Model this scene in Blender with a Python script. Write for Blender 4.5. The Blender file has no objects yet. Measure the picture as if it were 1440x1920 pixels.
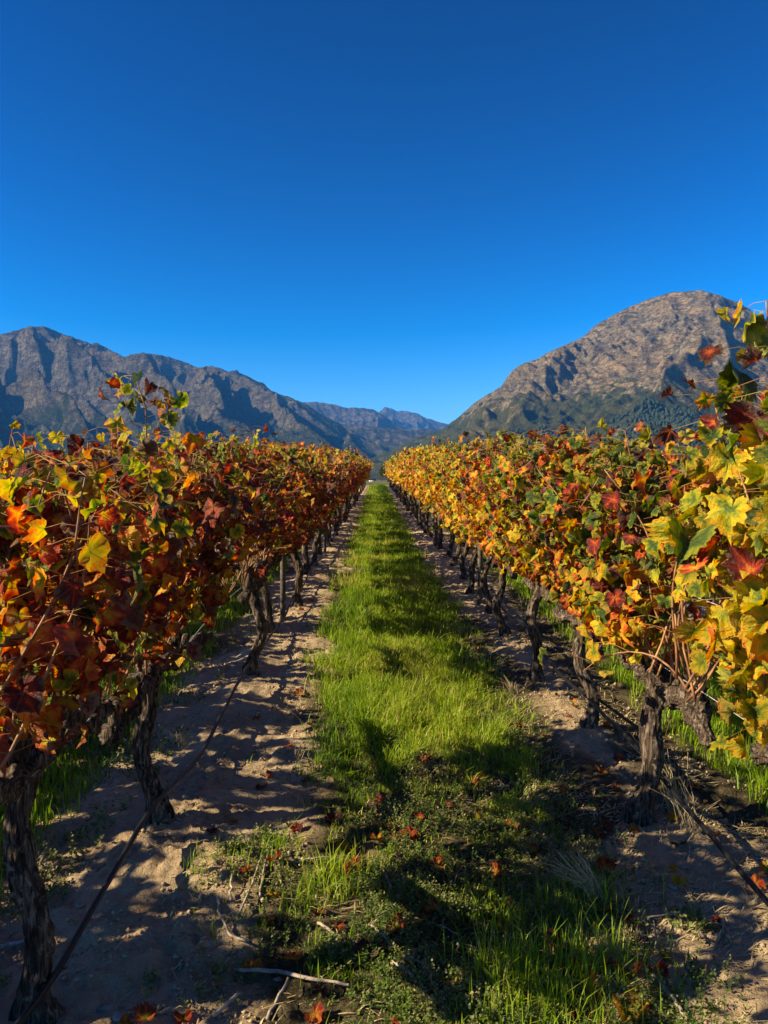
import bpy, math, random, time
import numpy as np
from mathutils import Matrix, Vector

T0 = time.time()
sc = bpy.context.scene
col = sc.collection

# ------------------------------------------------------------------ camera
CAM = np.array([0.0, 0.0, 1.6])
PITCH = math.radians(-2.58)
YAW = math.radians(-0.6)
FPX = 1442.0
cd = bpy.data.cameras.new('camera')
cam = bpy.data.objects.new('camera', cd)
col.objects.link(cam)
cam.location = CAM
cam.rotation_euler = (math.pi / 2 + PITCH, 0, YAW)
cd.sensor_fit = 'VERTICAL'
cd.sensor_height = 36
cd.sensor_width = 27
cd.lens = 36 * FPX / 1920
cd.clip_start = 0.05
cd.clip_end = 60000
sc.camera = cam

# ------------------------------------------------------------------ sky, sun, exposure
SUN_EL = math.radians(32)
SUN_BACK = math.radians(15)          # the sun stands to the left and a little behind
sdir = Vector((-math.cos(SUN_BACK) * math.cos(SUN_EL), -math.sin(SUN_BACK) * math.cos(SUN_EL), math.sin(SUN_EL)))
world = bpy.data.worlds.new("World")
sc.world = world
world.use_nodes = True
wn = world.node_tree
wn.nodes.clear()
sky = wn.nodes.new('ShaderNodeTexSky')
sky.sky_type = 'NISHITA'
sky.sun_disc = False
sky.sun_elevation = SUN_EL
sky.sun_rotation = math.atan2(sdir.x, sdir.y)
sky.altitude = 900
sky.air_density = 1.0
sky.dust_density = 0.15
sky.ozone_density = 4.0
gam = wn.nodes.new('ShaderNodeGamma')
gam.inputs[1].default_value = 2.0
hsv = wn.nodes.new('ShaderNodeHueSaturation')
hsv.inputs['Saturation'].default_value = 1.05
hsv.inputs['Value'].default_value = 0.30
bg = wn.nodes.new('ShaderNodeBackground')
bg.inputs[1].default_value = 0.05
wo = wn.nodes.new('ShaderNodeOutputWorld')
wn.links.new(sky.outputs[0], gam.inputs[0])
wn.links.new(gam.outputs[0], hsv.inputs['Color'])
deep = wn.nodes.new('ShaderNodeVectorMath')       # deepen the blue everywhere by the same amount of red
deep.operation = 'SUBTRACT'
deep.inputs[1].default_value = (0.62, 0.0, 0.0)
floor_ = wn.nodes.new('ShaderNodeVectorMath')
floor_.operation = 'MAXIMUM'
floor_.inputs[1].default_value = (0.0, 0.0, 0.0)
wn.links.new(hsv.outputs[0], deep.inputs[0])
wn.links.new(deep.outputs[0], floor_.inputs[0])
wn.links.new(floor_.outputs[0], bg.inputs[0])
wn.links.new(bg.outputs[0], wo.inputs[0])

sd = bpy.data.lights.new('sun', 'SUN')
sd.energy = 5.0
sd.angle = math.radians(0.5)
sd.color = (1.0, 0.83, 0.56)
sun = bpy.data.objects.new('sun', sd)
col.objects.link(sun)
sun.rotation_euler = sdir.to_track_quat('Z', 'Y').to_euler()
sun.location = (-30, -15, 30)

sc.view_settings.view_transform = 'Standard'
sc.view_settings.look = 'None'
sc.view_settings.gamma = 1
sc.view_settings.use_curve_mapping = False
sc.view_settings.exposure = 1.2
cy = sc.cycles
cy.use_denoising = True
cy.max_bounces = 6
cy.diffuse_bounces = 1
cy.glossy_bounces = 2
cy.transmission_bounces = 2
cy.transparent_max_bounces = 4
cy.volume_bounces = 0
cy.caustics_reflective = False
cy.caustics_refractive = False

# ------------------------------------------------------------------ helpers
RNG = np.random.default_rng(7)
random.seed(7)


def hash2(ix, iy, seed):
    h = (ix.astype(np.int64) * 374761393 + iy.astype(np.int64) * 668265263 + seed * 1442695041) & 0xFFFFFFFF
    h = ((h ^ (h >> 13)) * 1274126177) & 0xFFFFFFFF
    h = h ^ (h >> 16)
    return h.astype(np.float64) / 4294967296.0


def pn(x, y, seed=0):
    x = np.asarray(x, float); y = np.asarray(y, float)
    x, y = np.broadcast_arrays(x, y)
    xi = np.floor(x); yi = np.floor(y)
    fx = x - xi; fy = y - yi
    u = fx * fx * fx * (fx * (fx * 6 - 15) + 10)
    v = fy * fy * fy * (fy * (fy * 6 - 15) + 10)

    def g(ix, iy, dx, dy):
        a = hash2(ix, iy, seed) * 2 * np.pi
        return np.cos(a) * dx + np.sin(a) * dy
    n00 = g(xi, yi, fx, fy); n10 = g(xi + 1, yi, fx - 1, fy)
    n01 = g(xi, yi + 1, fx, fy - 1); n11 = g(xi + 1, yi + 1, fx - 1, fy - 1)
    return (n00 * (1 - u) + n10 * u) * (1 - v) + (n01 * (1 - u) + n11 * u) * v * 1.0


def fbm(x, y, octv=4, seed=0, gain=0.5, lac=2.03):
    s = 0; a = 1.0; f = 1.0
    for k in range(octv):
        s = s + a * pn(np.asarray(x) * f + 17.3 * k, np.asarray(y) * f - 9.1 * k, seed + k)
        a *= gain; f *= lac
    return s * 1.4


def ridged(x, y, octv=4, seed=0, gain=0.5, lac=2.05):
    s = 0; a = 1.0; f = 1.0; w = 1.0
    for k in range(octv):
        n = 1 - np.abs(pn(np.asarray(x) * f + 7.7 * k, np.asarray(y) * f + 3.1 * k, seed + k)) * 2.2
        n = np.clip(n, 0, 1) ** 2 * w
        s = s + a * n
        w = np.clip(n * 1.6, 0.25, 1)
        a *= gain; f *= lac
    return s


def sstep(a, b, x):
    t = np.clip((np.asarray(x, float) - a) / (b - a), 0, 1)
    return t * t * (3 - 2 * t)


def ray(px, py):
    d = Vector(((px - 720) / FPX, -(py - 960) / FPX, -1.0))
    return cam.rotation_euler.to_matrix() @ d


ROWS_L = [-0.99, -3.29, -5.6]
ROWS_R = [1.27, 3.57, 5.87]
ALLROWS = [-10.2, -7.9] + ROWS_L[::-1] + ROWS_R + [8.17, 10.5]


def rise(y):
    y = np.asarray(y, float)
    up = 0.0118 * np.maximum(y - 5, 0)
    near = np.where(y < 72, up, 0.0118 * 67)
    down = -4.5 * sstep(76, 900, y) - 3 * sstep(900, 3000, y)
    return near + down


def rowdist(x):
    x = np.asarray(x, float)
    d = np.full(x.shape, 9.0)
    for r in ALLROWS:
        d = np.minimum(d, np.abs(x - r))
    return d


def ground_z(x, y, detail=True):
    x = np.asarray(x, float); y = np.asarray(y, float)
    fade = 1 - sstep(40, 76, np.abs(y)) * 1.0
    fade = fade * (1 - sstep(9, 14, np.abs(x)))
    d = rowdist(x)
    z = rise(y) + fade * 0.055 * np.exp(-(d / 0.42) ** 2)
    nf = 1 - sstep(14, 40, np.abs(y))
    z = z + fade * 0.050 * fbm(x * 1.3, y * 1.1, 2, 11)
    if detail:
        z = z + nf * fade * (0.017 * fbm(x * 4.3, y * 4.1, 3, 23))
        lump = 0.35 + 0.65 * sstep(0.0, 0.4, fbm(x * 1.7, y * 1.9, 2, 31) + 0.1)
        z = z + nf * fade * lump * 0.020 * (np.abs(fbm(x * 10, y * 10, 4, 41, 0.6)) - 0.2)
        z = z + nf * fade * (0.005 + 0.012 * lump) * fbm(x * 24, y * 24, 3, 47, 0.65)
    return z


def gz(x, y):
    return float(ground_z(np.array([x]), np.array([y]))[0])


def at(px, py):
    """the spot on the ground that the photograph shows at pixel px, py"""
    d = ray(px, py)
    z = 0.0
    for _ in range(6):
        t = (z - CAM[2]) / d.z
        x = d.x * t; y = d.y * t
        z = gz(x, y)
    return x, y


def mesh_np(name, V, F, attrs=None, uv=None, smooth=False, mats=()):
    """F: (m,3) or (m,4) int array"""
    V = np.ascontiguousarray(V, dtype=np.float32); F = np.ascontiguousarray(F, dtype=np.int32)
    me = bpy.data.meshes.new(name)
    k = F.shape[1]
    me.vertices.add(len(V)); me.vertices.foreach_set('co', V.ravel())
    me.loops.add(F.size); me.loops.foreach_set('vertex_index', F.ravel())
    me.polygons.add(len(F))
    me.polygons.foreach_set('loop_start', np.arange(0, F.size, k, dtype=np.int32))
    try:
        me.polygons.foreach_set('loop_total', np.full(len(F), k, dtype=np.int32))
    except Exception:
        pass
    if smooth:
        me.polygons.foreach_set('use_smooth', np.ones(len(F), dtype=bool))
    if uv is not None:
        l = me.uv_layers.new(name='leafmap')
        l.data.foreach_set('uv', np.ascontiguousarray(uv[F.ravel()], dtype=np.float32).ravel())
    for an, arr in (attrs or {}).items():
        arr = np.asarray(arr, dtype=np.float32)
        if arr.ndim == 1:
            a = me.attributes.new(an, 'FLOAT', 'POINT'); a.data.foreach_set('value', arr)
        else:
            a = me.attributes.new(an, 'FLOAT_VECTOR', 'POINT'); a.data.foreach_set('vector', arr.ravel())
    me.update(calc_edges=True)
    for m in mats:
        me.materials.append(m)
    return me


def obj(name, me, parent=None, loc=None, kind=None, label=None, cat=None, group=None):
    o = bpy.data.objects.new(name, me)
    col.objects.link(o)
    if parent is not None:
        o.parent = parent
    if loc is not None:
        o.location = loc
    if kind: o['kind'] = kind
    if label: o['label'] = label
    if cat: o['category'] = cat
    if group: o['group'] = group
    return o


def grid_faces(nu, nv, wrap=False):
    """vertices laid out [v][u]; quads"""
    uu = nu if wrap else nu - 1
    i, j = np.meshgrid(np.arange(uu), np.arange(nv - 1))
    i = i.ravel(); j = j.ravel()
    i2 = (i + 1) % nu
    return np.stack([j * nu + i, j * nu + i2, (j + 1) * nu + i2, (j + 1) * nu + i], 1)


def tube(path, rad, n=8, bark=0.0, seed=0, twist=0.0, cap=True):
    """tapered tube through path; bark > 0 adds fibrous ridges and knobs. Returns V, F(quads)"""
    P = np.asarray(path, float); m = len(P)
    R = np.broadcast_to(np.asarray(rad, float), (m,)).copy()
    Tn = np.gradient(P, axis=0)
    Tn /= np.linalg.norm(Tn, axis=1)[:, None] + 1e-9
    up = np.array([0.0, 0, 1]) if abs(Tn[0][2]) < 0.8 else np.array([1.0, 0, 0])
    A = np.zeros_like(P); B = np.zeros_like(P)
    a = np.cross(Tn[0], up); a /= np.linalg.norm(a)
    for k in range(m):
        a = a - Tn[k] * a.dot(Tn[k]); a /= np.linalg.norm(a) + 1e-9
        A[k] = a; B[k] = np.cross(Tn[k], a)
    th = np.arange(n) / n * 2 * np.pi
    L = np.concatenate([[0], np.cumsum(np.linalg.norm(np.diff(P, axis=0), axis=1))])
    TH, LL = np.meshgrid(th, L)
    rr = np.repeat(R[:, None], n, 1)
    if bark > 0:
        tw = TH + twist * LL * 4
        cx, sx = np.cos(tw), np.sin(tw)
        base = fbm(cx * 1.0 + LL * 5.0, sx * 1.0 + LL * 3.7 + seed, 2, seed)
        fib = ridged(cx * 3.2 + 5 + seed + LL * 1.2, sx * 3.2 + LL * 1.6, 3, seed + 3)
        fine = fbm(cx * 9 + LL * 7, sx * 9 + LL * 9, 2, seed + 9)
        rr = rr * (1 + bark * (0.75 * base + 0.42 * (fib - 0.7) + 0.18 * fine))
    V = P[:, None, :] + rr[:, :, None] * (np.cos(TH)[:, :, None] * A[:, None, :] + np.sin(TH)[:, :, None] * B[:, None, :])
    V = V.reshape(-1, 3)
    F = grid_faces(n, m, True)
    if cap:
        c0 = len(V)
        V = np.vstack([V, P[0] - Tn[0] * R[0] * 0.4, P[-1] + Tn[-1] * R[-1] * 0.6])
        i = np.arange(n)
        f0 = np.stack([np.full(n, c0), (i + 1) % n, i, np.full(n, c0)], 1)
        last = (m - 1) * n
        f1 = np.stack([np.full(n, c0 + 1), last + i, last + (i + 1) % n, np.full(n, c0 + 1)], 1)
        return V, F, np.vstack([f0[:, :3], f1[:, :3]])
    return V, F, np.zeros((0, 3), int)


def quads_to_tris(F):
    return np.vstack([F[:, [0, 1, 2]], F[:, [0, 2, 3]]])


class Bag:
    """collects triangle soups"""
    def __init__(s): s.V = []; s.F = []; s.n = 0
    def add(s, V, F):
        V = np.asarray(V, float); F = np.asarray(F)
        if F.shape[1] == 4: F = quads_to_tris(F)
        s.V.append(V); s.F.append(F + s.n); s.n += len(V)
    def tube(s, *a, **k):
        V, F, C = tube(*a, **k)
        F = quads_to_tris(F)
        if len(C): F = np.vstack([F, C])
        s.add(V, F)
    def box(s, c, size):
        c = np.array(c, float); h = np.array(size, float) / 2
        v = np.array([[x, y, z] for x in (-1, 1) for y in (-1, 1) for z in (-1, 1)]) * h + c
        f = np.array([[0, 1, 3, 2], [4, 6, 7, 5], [0, 4, 5, 1], [2, 3, 7, 6], [0, 2, 6, 4], [1, 5, 7, 3]])
        s.add(v, f)
    def mesh(s, name, mat, smooth=True, **k):
        return mesh_np(name, np.vstack(s.V), np.vstack(s.F), smooth=smooth, mats=[mat], **k)


# ------------------------------------------------------------------ materials
def new_mat(name):
    m = bpy.data.materials.new(name)
    m.use_nodes = True
    nt = m.node_tree
    nt.nodes.clear()
    out = nt.nodes.new('ShaderNodeOutputMaterial')
    return m, nt, out


class NT:
    def __init__(s, nt): s.nt = nt
    def n(s, t, **k):
        nd = s.nt.nodes.new(t)
        for a, b in k.items(): setattr(nd, a, b)
        return nd
    def link(s, a, b): s.nt.links.new(a, b)
    def val(s, sock, v):
        if hasattr(v, 'is_output') or isinstance(v, bpy.types.NodeSocket): s.link(v, sock)
        else: sock.default_value = v
    def math(s, op, a, b=0.0, c=None, clamp=False):
        nd = s.n('ShaderNodeMath', operation=op, use_clamp=clamp)
        s.val(nd.inputs[0], a); s.val(nd.inputs[1], b)
        if c is not None: s.val(nd.inputs[2], c)
        return nd.outputs[0]
    def ramp(s, fac, stops, interp='LINEAR'):
        nd = s.n('ShaderNodeValToRGB')
        nd.color_ramp.interpolation = interp
        els = nd.color_ramp.elements
        while len(els) < len(stops): els.new(0.5)
        for e, (p, c) in zip(els, stops):
            e.position = p; e.color = (*c, 1) if len(c) == 3 else c
        s.val(nd.inputs[0], fac)
        return nd.outputs[0]
    def mix(s, fac, a, b, mode='MIX'):
        nd = s.n('ShaderNodeMix', data_type='RGBA', blend_type=mode)
        s.val(nd.inputs[0], fac)
        for sk, v in ((nd.inputs[6], a), (nd.inputs[7], b)):
            if isinstance(v, tuple): sk.default_value = (*v, 1) if len(v) == 3 else v
            else: s.link(v, sk)
        return nd.outputs[2]
    def noise(s, vec, scale, detail=4, rough=0.55, dist=0.0):
        nd = s.n('ShaderNodeTexNoise')
        if vec is not None: s.link(vec, nd.inputs['Vector'])
        nd.inputs['Scale'].default_value = scale; nd.inputs['Detail'].default_value = detail
        nd.inputs['Roughness'].default_value = rough; nd.inputs['Distortion'].default_value = dist
        return nd.outputs[0]
    def maprange(s, v, a, b, c=0.0, d=1.0, smooth=False):
        nd = s.n('ShaderNodeMapRange')
        if smooth: nd.interpolation_type = 'SMOOTHSTEP'
        s.val(nd.inputs[0], v)
        for i, x in enumerate((a, b, c, d)): nd.inputs[i + 1].default_value = x
        return nd.outputs[0]
    def mapping(s, vec, scale=(1, 1, 1), rot=(0, 0, 0)):
        nd = s.n('ShaderNodeMapping')
        s.link(vec, nd.inputs[0]); nd.inputs['Scale'].default_value = scale; nd.inputs['Rotation'].default_value = rot
        return nd.outputs[0]
    def bump(s, h, strength, dist, normal=None):
        nd = s.n('ShaderNodeBump')
        s.link(h, nd.inputs['Height']); nd.inputs['Strength'].default_value = strength; nd.inputs['Distance'].default_value = dist
        if normal is not None: s.link(normal, nd.inputs['Normal'])
        return nd.outputs[0]
    def principled(s, colr, rough=0.8, normal=None, spec=0.3):
        nd = s.n('ShaderNodeBsdfPrincipled')
        s.val(nd.inputs['Base Color'], (*colr, 1) if isinstance(colr, tuple) and len(colr) == 3 else colr)
        s.val(nd.inputs['Roughness'], rough)
        nd.inputs['Specular IOR Level'].default_value = spec
        if normal is not None: s.link(normal, nd.inputs['Normal'])
        return nd.outputs[0]


PALETTE = [(0.0, (0.035, 0.085, 0.012)), (0.12, (0.085, 0.14, 0.016)), (0.26, (0.36, 0.37, 0.014)),
           (0.40, (0.76, 0.49, 0.014)), (0.52, (0.72, 0.24, 0.018)), (0.64, (0.58, 0.070, 0.014)),
           (0.76, (0.25, 0.022, 0.016)), (0.88, (0.085, 0.022, 0.018)), (1.0, (0.24, 0.14, 0.085))]


def leaf_material(name, source, veins=True):
    m, nt, out = new_mat(name)
    N = NT(nt)
    if source == 'object':
        oi = N.n('ShaderNodeObjectInfo')
        sep = N.n('ShaderNodeSeparateColor'); N.link(oi.outputs['Color'], sep.inputs[0])
        tt, br, ed = sep.outputs[0], sep.outputs[1], sep.outputs[2]
    else:
        at_ = N.n('ShaderNodeAttribute', attribute_name='leafcol')
        sep = N.n('ShaderNodeSeparateXYZ'); N.link(at_.outputs['Vector'], sep.inputs[0])
        tt, br, ed = sep.outputs[0], sep.outputs[1], sep.outputs[2]
    uv = N.n('ShaderNodeUVMap', uv_map='leafmap')
    sx = N.n('ShaderNodeSeparateXYZ'); N.link(uv.outputs[0], sx.inputs[0])
    x = N.math('ABSOLUTE', sx.outputs[0]); y = sx.outputs[1]
    r = N.math('SQRT', N.math('ADD', N.math('MULTIPLY', x, x), N.math('MULTIPLY', y, y)))
    geo = N.n('ShaderNodeTexCoord')
    cn = N.n('ShaderNodeCombineXYZ'); N.link(sx.outputs[0], cn.inputs[0]); N.link(y, cn.inputs[1]); N.link(N.math('MULTIPLY', br, 37.0), cn.inputs[2])
    nz = N.noise(cn.outputs[0], 2.2, 3, 0.6)
    nz2 = N.noise(cn.outputs[0], 9.0, 2, 0.6)
    # the colour turns at the margins first
    e = N.math('MULTIPLY', N.math('SUBTRACT', N.math('MULTIPLY', r, 0.55), 0.28), ed)
    t = N.math('ADD', tt, e)
    t = N.math('ADD', t, N.math('MULTIPLY', N.math('SUBTRACT', nz, 0.5), 0.55))
    t = N.math('ADD', t, N.math('MULTIPLY', N.math('SUBTRACT', nz2, 0.5), 0.14))
    if veins:
        dmin = None
        for deg in (0, 50, 108):
            cx, cyv = math.sin(math.radians(deg)), math.cos(math.radians(deg))
            cr = N.math('ABSOLUTE', N.math('SUBTRACT', N.math('MULTIPLY', x, cyv), N.math('MULTIPLY', y, cx)))
            dt = N.math('ADD', N.math('MULTIPLY', x, cx), N.math('MULTIPLY', y, cyv))
            pen = N.math('MULTIPLY', N.math('LESS_THAN', dt, 0.0), 1.0)
            dd = N.math('ADD', cr, pen)
            dmin = dd if dmin is None else N.math('MINIMUM', dmin, dd)
        vein = N.maprange(dmin, 0.006, 0.032, 1.0, 0.0, True)
        wide = N.maprange(dmin, 0.03, 0.20, 1.0, 0.0, True)
        t = N.math('SUBTRACT', t, N.math('MULTIPLY', wide, 0.08))
    c = N.ramp(t, PALETTE)
    if veins:
        c = N.mix(N.math('MULTIPLY', vein, 0.30), c, (0.34, 0.29, 0.06))
    k = N.maprange(br, 0.0, 1.0, 0.62, 1.25)
    kk = N.n('ShaderNodeCombineColor'); [N.link(k, kk.inputs[i]) for i in range(3)]
    c = N.mix(1.0, c, kk.outputs[0], 'MULTIPLY')
    spots = N.math('GREATER_THAN', nz2, 0.68)
    c = N.mix(N.math('MULTIPLY', spots, 0.5), c, (0.09, 0.04, 0.02))
    nrm = N.bump(N.noise(cn.outputs[0], 7.0, 4, 0.65), 0.9, 0.012)
    # the underside is paler and duller
    gm = N.n('ShaderNodeNewGeometry')
    cb = N.mix(0.22, c, (0.32, 0.26, 0.14))
    cs = N.mix(gm.outputs['Backfacing'], c, cb)
    b = N.principled(cs, 0.52, nrm, 0.35)
    tr = N.n('ShaderNodeBsdfTranslucent')
    g2 = N.n('ShaderNodeHueSaturation'); g2.inputs['Saturation'].default_value = 1.16; g2.inputs['Value'].default_value = 1.1
    N.link(c, g2.inputs['Color']); N.link(g2.outputs[0], tr.inputs[0])
    mx = N.n('ShaderNodeMixShader'); mx.inputs[0].default_value = 0.40
    N.link(b, mx.inputs[1]); N.link(tr.outputs[0], mx.inputs[2])
    N.link(mx.outputs[0], out.inputs[0])
    return m


M_LEAF_OBJ = leaf_material('vine_leaf_single', 'object', True)
M_LEAF = leaf_material('vine_leaf_mass', 'attr', True)
M_LEAF_FAR = leaf_material('vine_leaf_far', 'attr', False)


def bark_material():
    m, nt, out = new_mat('vine_bark')
    N = NT(nt)
    tc = N.n('ShaderNodeTexCoord')
    st = N.mapping(tc.outputs['Object'], (48, 48, 6))
    f = N.noise(st, 1.6, 6, 0.65, 0.6)
    g = N.noise(tc.outputs['Object'], 11, 4, 0.6)
    w = N.math('ADD', N.math('MULTIPLY', f, 0.8), N.math('MULTIPLY', g, 0.2))
    c = N.ramp(w, [(0.38, (0.008, 0.006, 0.005)), (0.48, (0.045, 0.031, 0.022)), (0.56, (0.13, 0.095, 0.068)), (0.66, (0.30, 0.24, 0.18))])
    oi = N.n('ShaderNodeObjectInfo')
    lich = N.maprange(N.noise(tc.outputs['Object'], 26, 3, 0.7), 0.60, 0.68, 0.0, 0.6)
    c = N.mix(lich, c, (0.30, 0.28, 0.20))
    h = N.bump(f, 1.0, 0.012)
    h2 = N.bump(N.noise(tc.outputs['Object'], 60, 4, 0.7), 0.7, 0.004, h)
    N.link(N.principled(c, 0.9, h2, 0.15), out.inputs[0])
    return m


def simple_noise_mat(name, c1, c2, scale, rough=0.8, bump=0.3, bd=0.003, spec=0.3, detail=4, lo=0.35, hi=0.65):
    m, nt, out = new_mat(name)
    N = NT(nt)
    tc = N.n('ShaderNodeTexCoord')
    f = N.noise(tc.outputs['Object'], scale, detail, 0.6)
    c = N.ramp(f, [(lo, c1), (hi, c2)])
    N.link(N.principled(c, rough, N.bump(f, bump, bd), spec), out.inputs[0])
    return m


M_BARK = bark_material()
M_CANE = simple_noise_mat('cane_wood', (0.13, 0.055, 0.025), (0.42, 0.22, 0.10), 18, 0.55, 0.3, 0.002)
M_TWIG = simple_noise_mat('dry_twig', (0.16, 0.12, 0.09), (0.46, 0.38, 0.29), 30, 0.8, 0.5, 0.002)
M_HOSE = simple_noise_mat('hose_plastic', (0.005, 0.005, 0.006), (0.012, 0.012, 0.014), 25, 0.5, 0.1, 0.001, 0.35)
M_WIRE = simple_noise_mat('galvanised_wire', (0.25, 0.25, 0.25), (0.5, 0.5, 0.5), 40, 0.4, 0.1, 0.001, 0.6)
M_POST = simple_noise_mat('weathered_post', (0.05, 0.04, 0.03), (0.16, 0.13, 0.10), 30, 0.85, 0.6, 0.004)
M_STRAW = simple_noise_mat('dry_straw', (0.26, 0.19, 0.09), (0.55, 0.44, 0.24), 25, 0.75, 0.2, 0.001)
M_STONE = simple_noise_mat('field_stone', (0.20, 0.15, 0.11), (0.42, 0.33, 0.24), 14, 0.85, 0.6, 0.006)
M_PETIOLE = simple_noise_mat('petiole', (0.30, 0.06, 0.03), (0.34, 0.28, 0.06), 12, 0.5, 0.1, 0.001)
M_CRUMB = simple_noise_mat('soil_crumb', (0.27, 0.19, 0.11), (0.48, 0.36, 0.21), 9, 0.95, 0.4, 0.003)
M_WALL = simple_noise_mat('whitewashed_wall', (0.50, 0.47, 0.42), (0.62, 0.58, 0.52), 0.6, 0.8, 0.1, 0.01)
M_ROOF = simple_noise_mat('grey_roofing', (0.16, 0.14, 0.13), (0.26, 0.22, 0.20), 1.2, 0.7, 0.2, 0.02)
M_TREE = simple_noise_mat('tree_foliage', (0.025, 0.04, 0.012), (0.085, 0.10, 0.025), 1.5, 0.7, 0.3, 0.02)
M_PINE = simple_noise_mat('pine_foliage', (0.010, 0.020, 0.008), (0.030, 0.046, 0.016), 0.02, 0.8, 0.3, 0.4)


def blade_material(name, stops, trans=0.45):
    m, nt, out = new_mat(name)
    N = NT(nt)
    a = N.n('ShaderNodeAttribute', attribute_name='tone')
    c = N.ramp(a.outputs['Fac'], stops)
    b = N.principled(c, 0.5, None, 0.3)
    tr = N.n('ShaderNodeBsdfTranslucent'); N.link(c, tr.inputs[0])
    mx = N.n('ShaderNodeMixShader'); mx.inputs[0].default_value = trans
    N.link(b, mx.inputs[1]); N.link(tr.outputs[0], mx.inputs[2]); N.link(mx.outputs[0], out.inputs[0])
    return m


M_GRASS = blade_material('grass_blades', [(0.0, (0.04, 0.10, 0.010)), (0.45, (0.18, 0.32, 0.008)), (0.8, (0.36, 0.47, 0.012)), (1.0, (0.45, 0.38, 0.10))])
M_WEED = blade_material('weed_leaves', [(0.0, (0.028, 0.060, 0.014)), (0.6, (0.10, 0.16, 0.028)), (0.9, (0.26, 0.27, 0.08)), (1.0, (0.42, 0.34, 0.16))], 0.35)


def ground_material():
    m, nt, out = new_mat('vineyard_ground')
    N = NT(nt)
    tc = N.n('ShaderNodeTexCoord')
    P = tc.outputs['Object']
    a = N.n('ShaderNodeAttribute', attribute_name='sand')
    n1 = N.noise(P, 3.0, 5, 0.6)
    n2 = N.noise(P, 22.0, 5, 0.65)
    n3 = N.noise(P, 120.0, 4, 0.7)
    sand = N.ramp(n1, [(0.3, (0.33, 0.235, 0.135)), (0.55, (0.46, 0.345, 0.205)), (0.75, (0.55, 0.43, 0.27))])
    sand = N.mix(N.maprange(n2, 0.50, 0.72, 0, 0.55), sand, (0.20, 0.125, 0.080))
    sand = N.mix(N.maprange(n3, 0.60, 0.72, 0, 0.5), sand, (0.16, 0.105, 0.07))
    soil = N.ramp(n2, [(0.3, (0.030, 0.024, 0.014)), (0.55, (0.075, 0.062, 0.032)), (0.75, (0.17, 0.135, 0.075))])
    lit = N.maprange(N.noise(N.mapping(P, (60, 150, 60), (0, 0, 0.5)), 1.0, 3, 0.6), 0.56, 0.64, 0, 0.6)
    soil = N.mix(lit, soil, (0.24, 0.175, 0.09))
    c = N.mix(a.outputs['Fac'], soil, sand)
    # beyond the vineyard: pasture and fields
    fa = N.n('ShaderNodeAttribute', attribute_name='field')
    fn = N.noise(P, 0.011, 3, 0.5)
    fld = N.ramp(fn, [(0.38, (0.07, 0.095, 0.025)), (0.5, (0.20, 0.17, 0.06)), (0.60, (0.10, 0.12, 0.035)), (0.7, (0.17, 0.14, 0.06))], 'CONSTANT')
    fld = N.mix(N.noise(P, 0.3, 4), fld, (0.06, 0.07, 0.025))
    c = N.mix(fa.outputs['Fac'], c, fld)
    h1 = N.bump(n2, 1.0, 0.022)
    h2 = N.bump(n3, 1.0, 0.008, h1)
    vo = N.n('ShaderNodeTexVoronoi'); vo.inputs['Scale'].default_value = 55; N.link(P, vo.inputs['Vector'])
    h3 = N.bump(vo.outputs['Distance'], 0.35, 0.006, h2)
    N.link(N.principled(c, 0.95, h3, 0.1), out.inputs[0])
    return m


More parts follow.
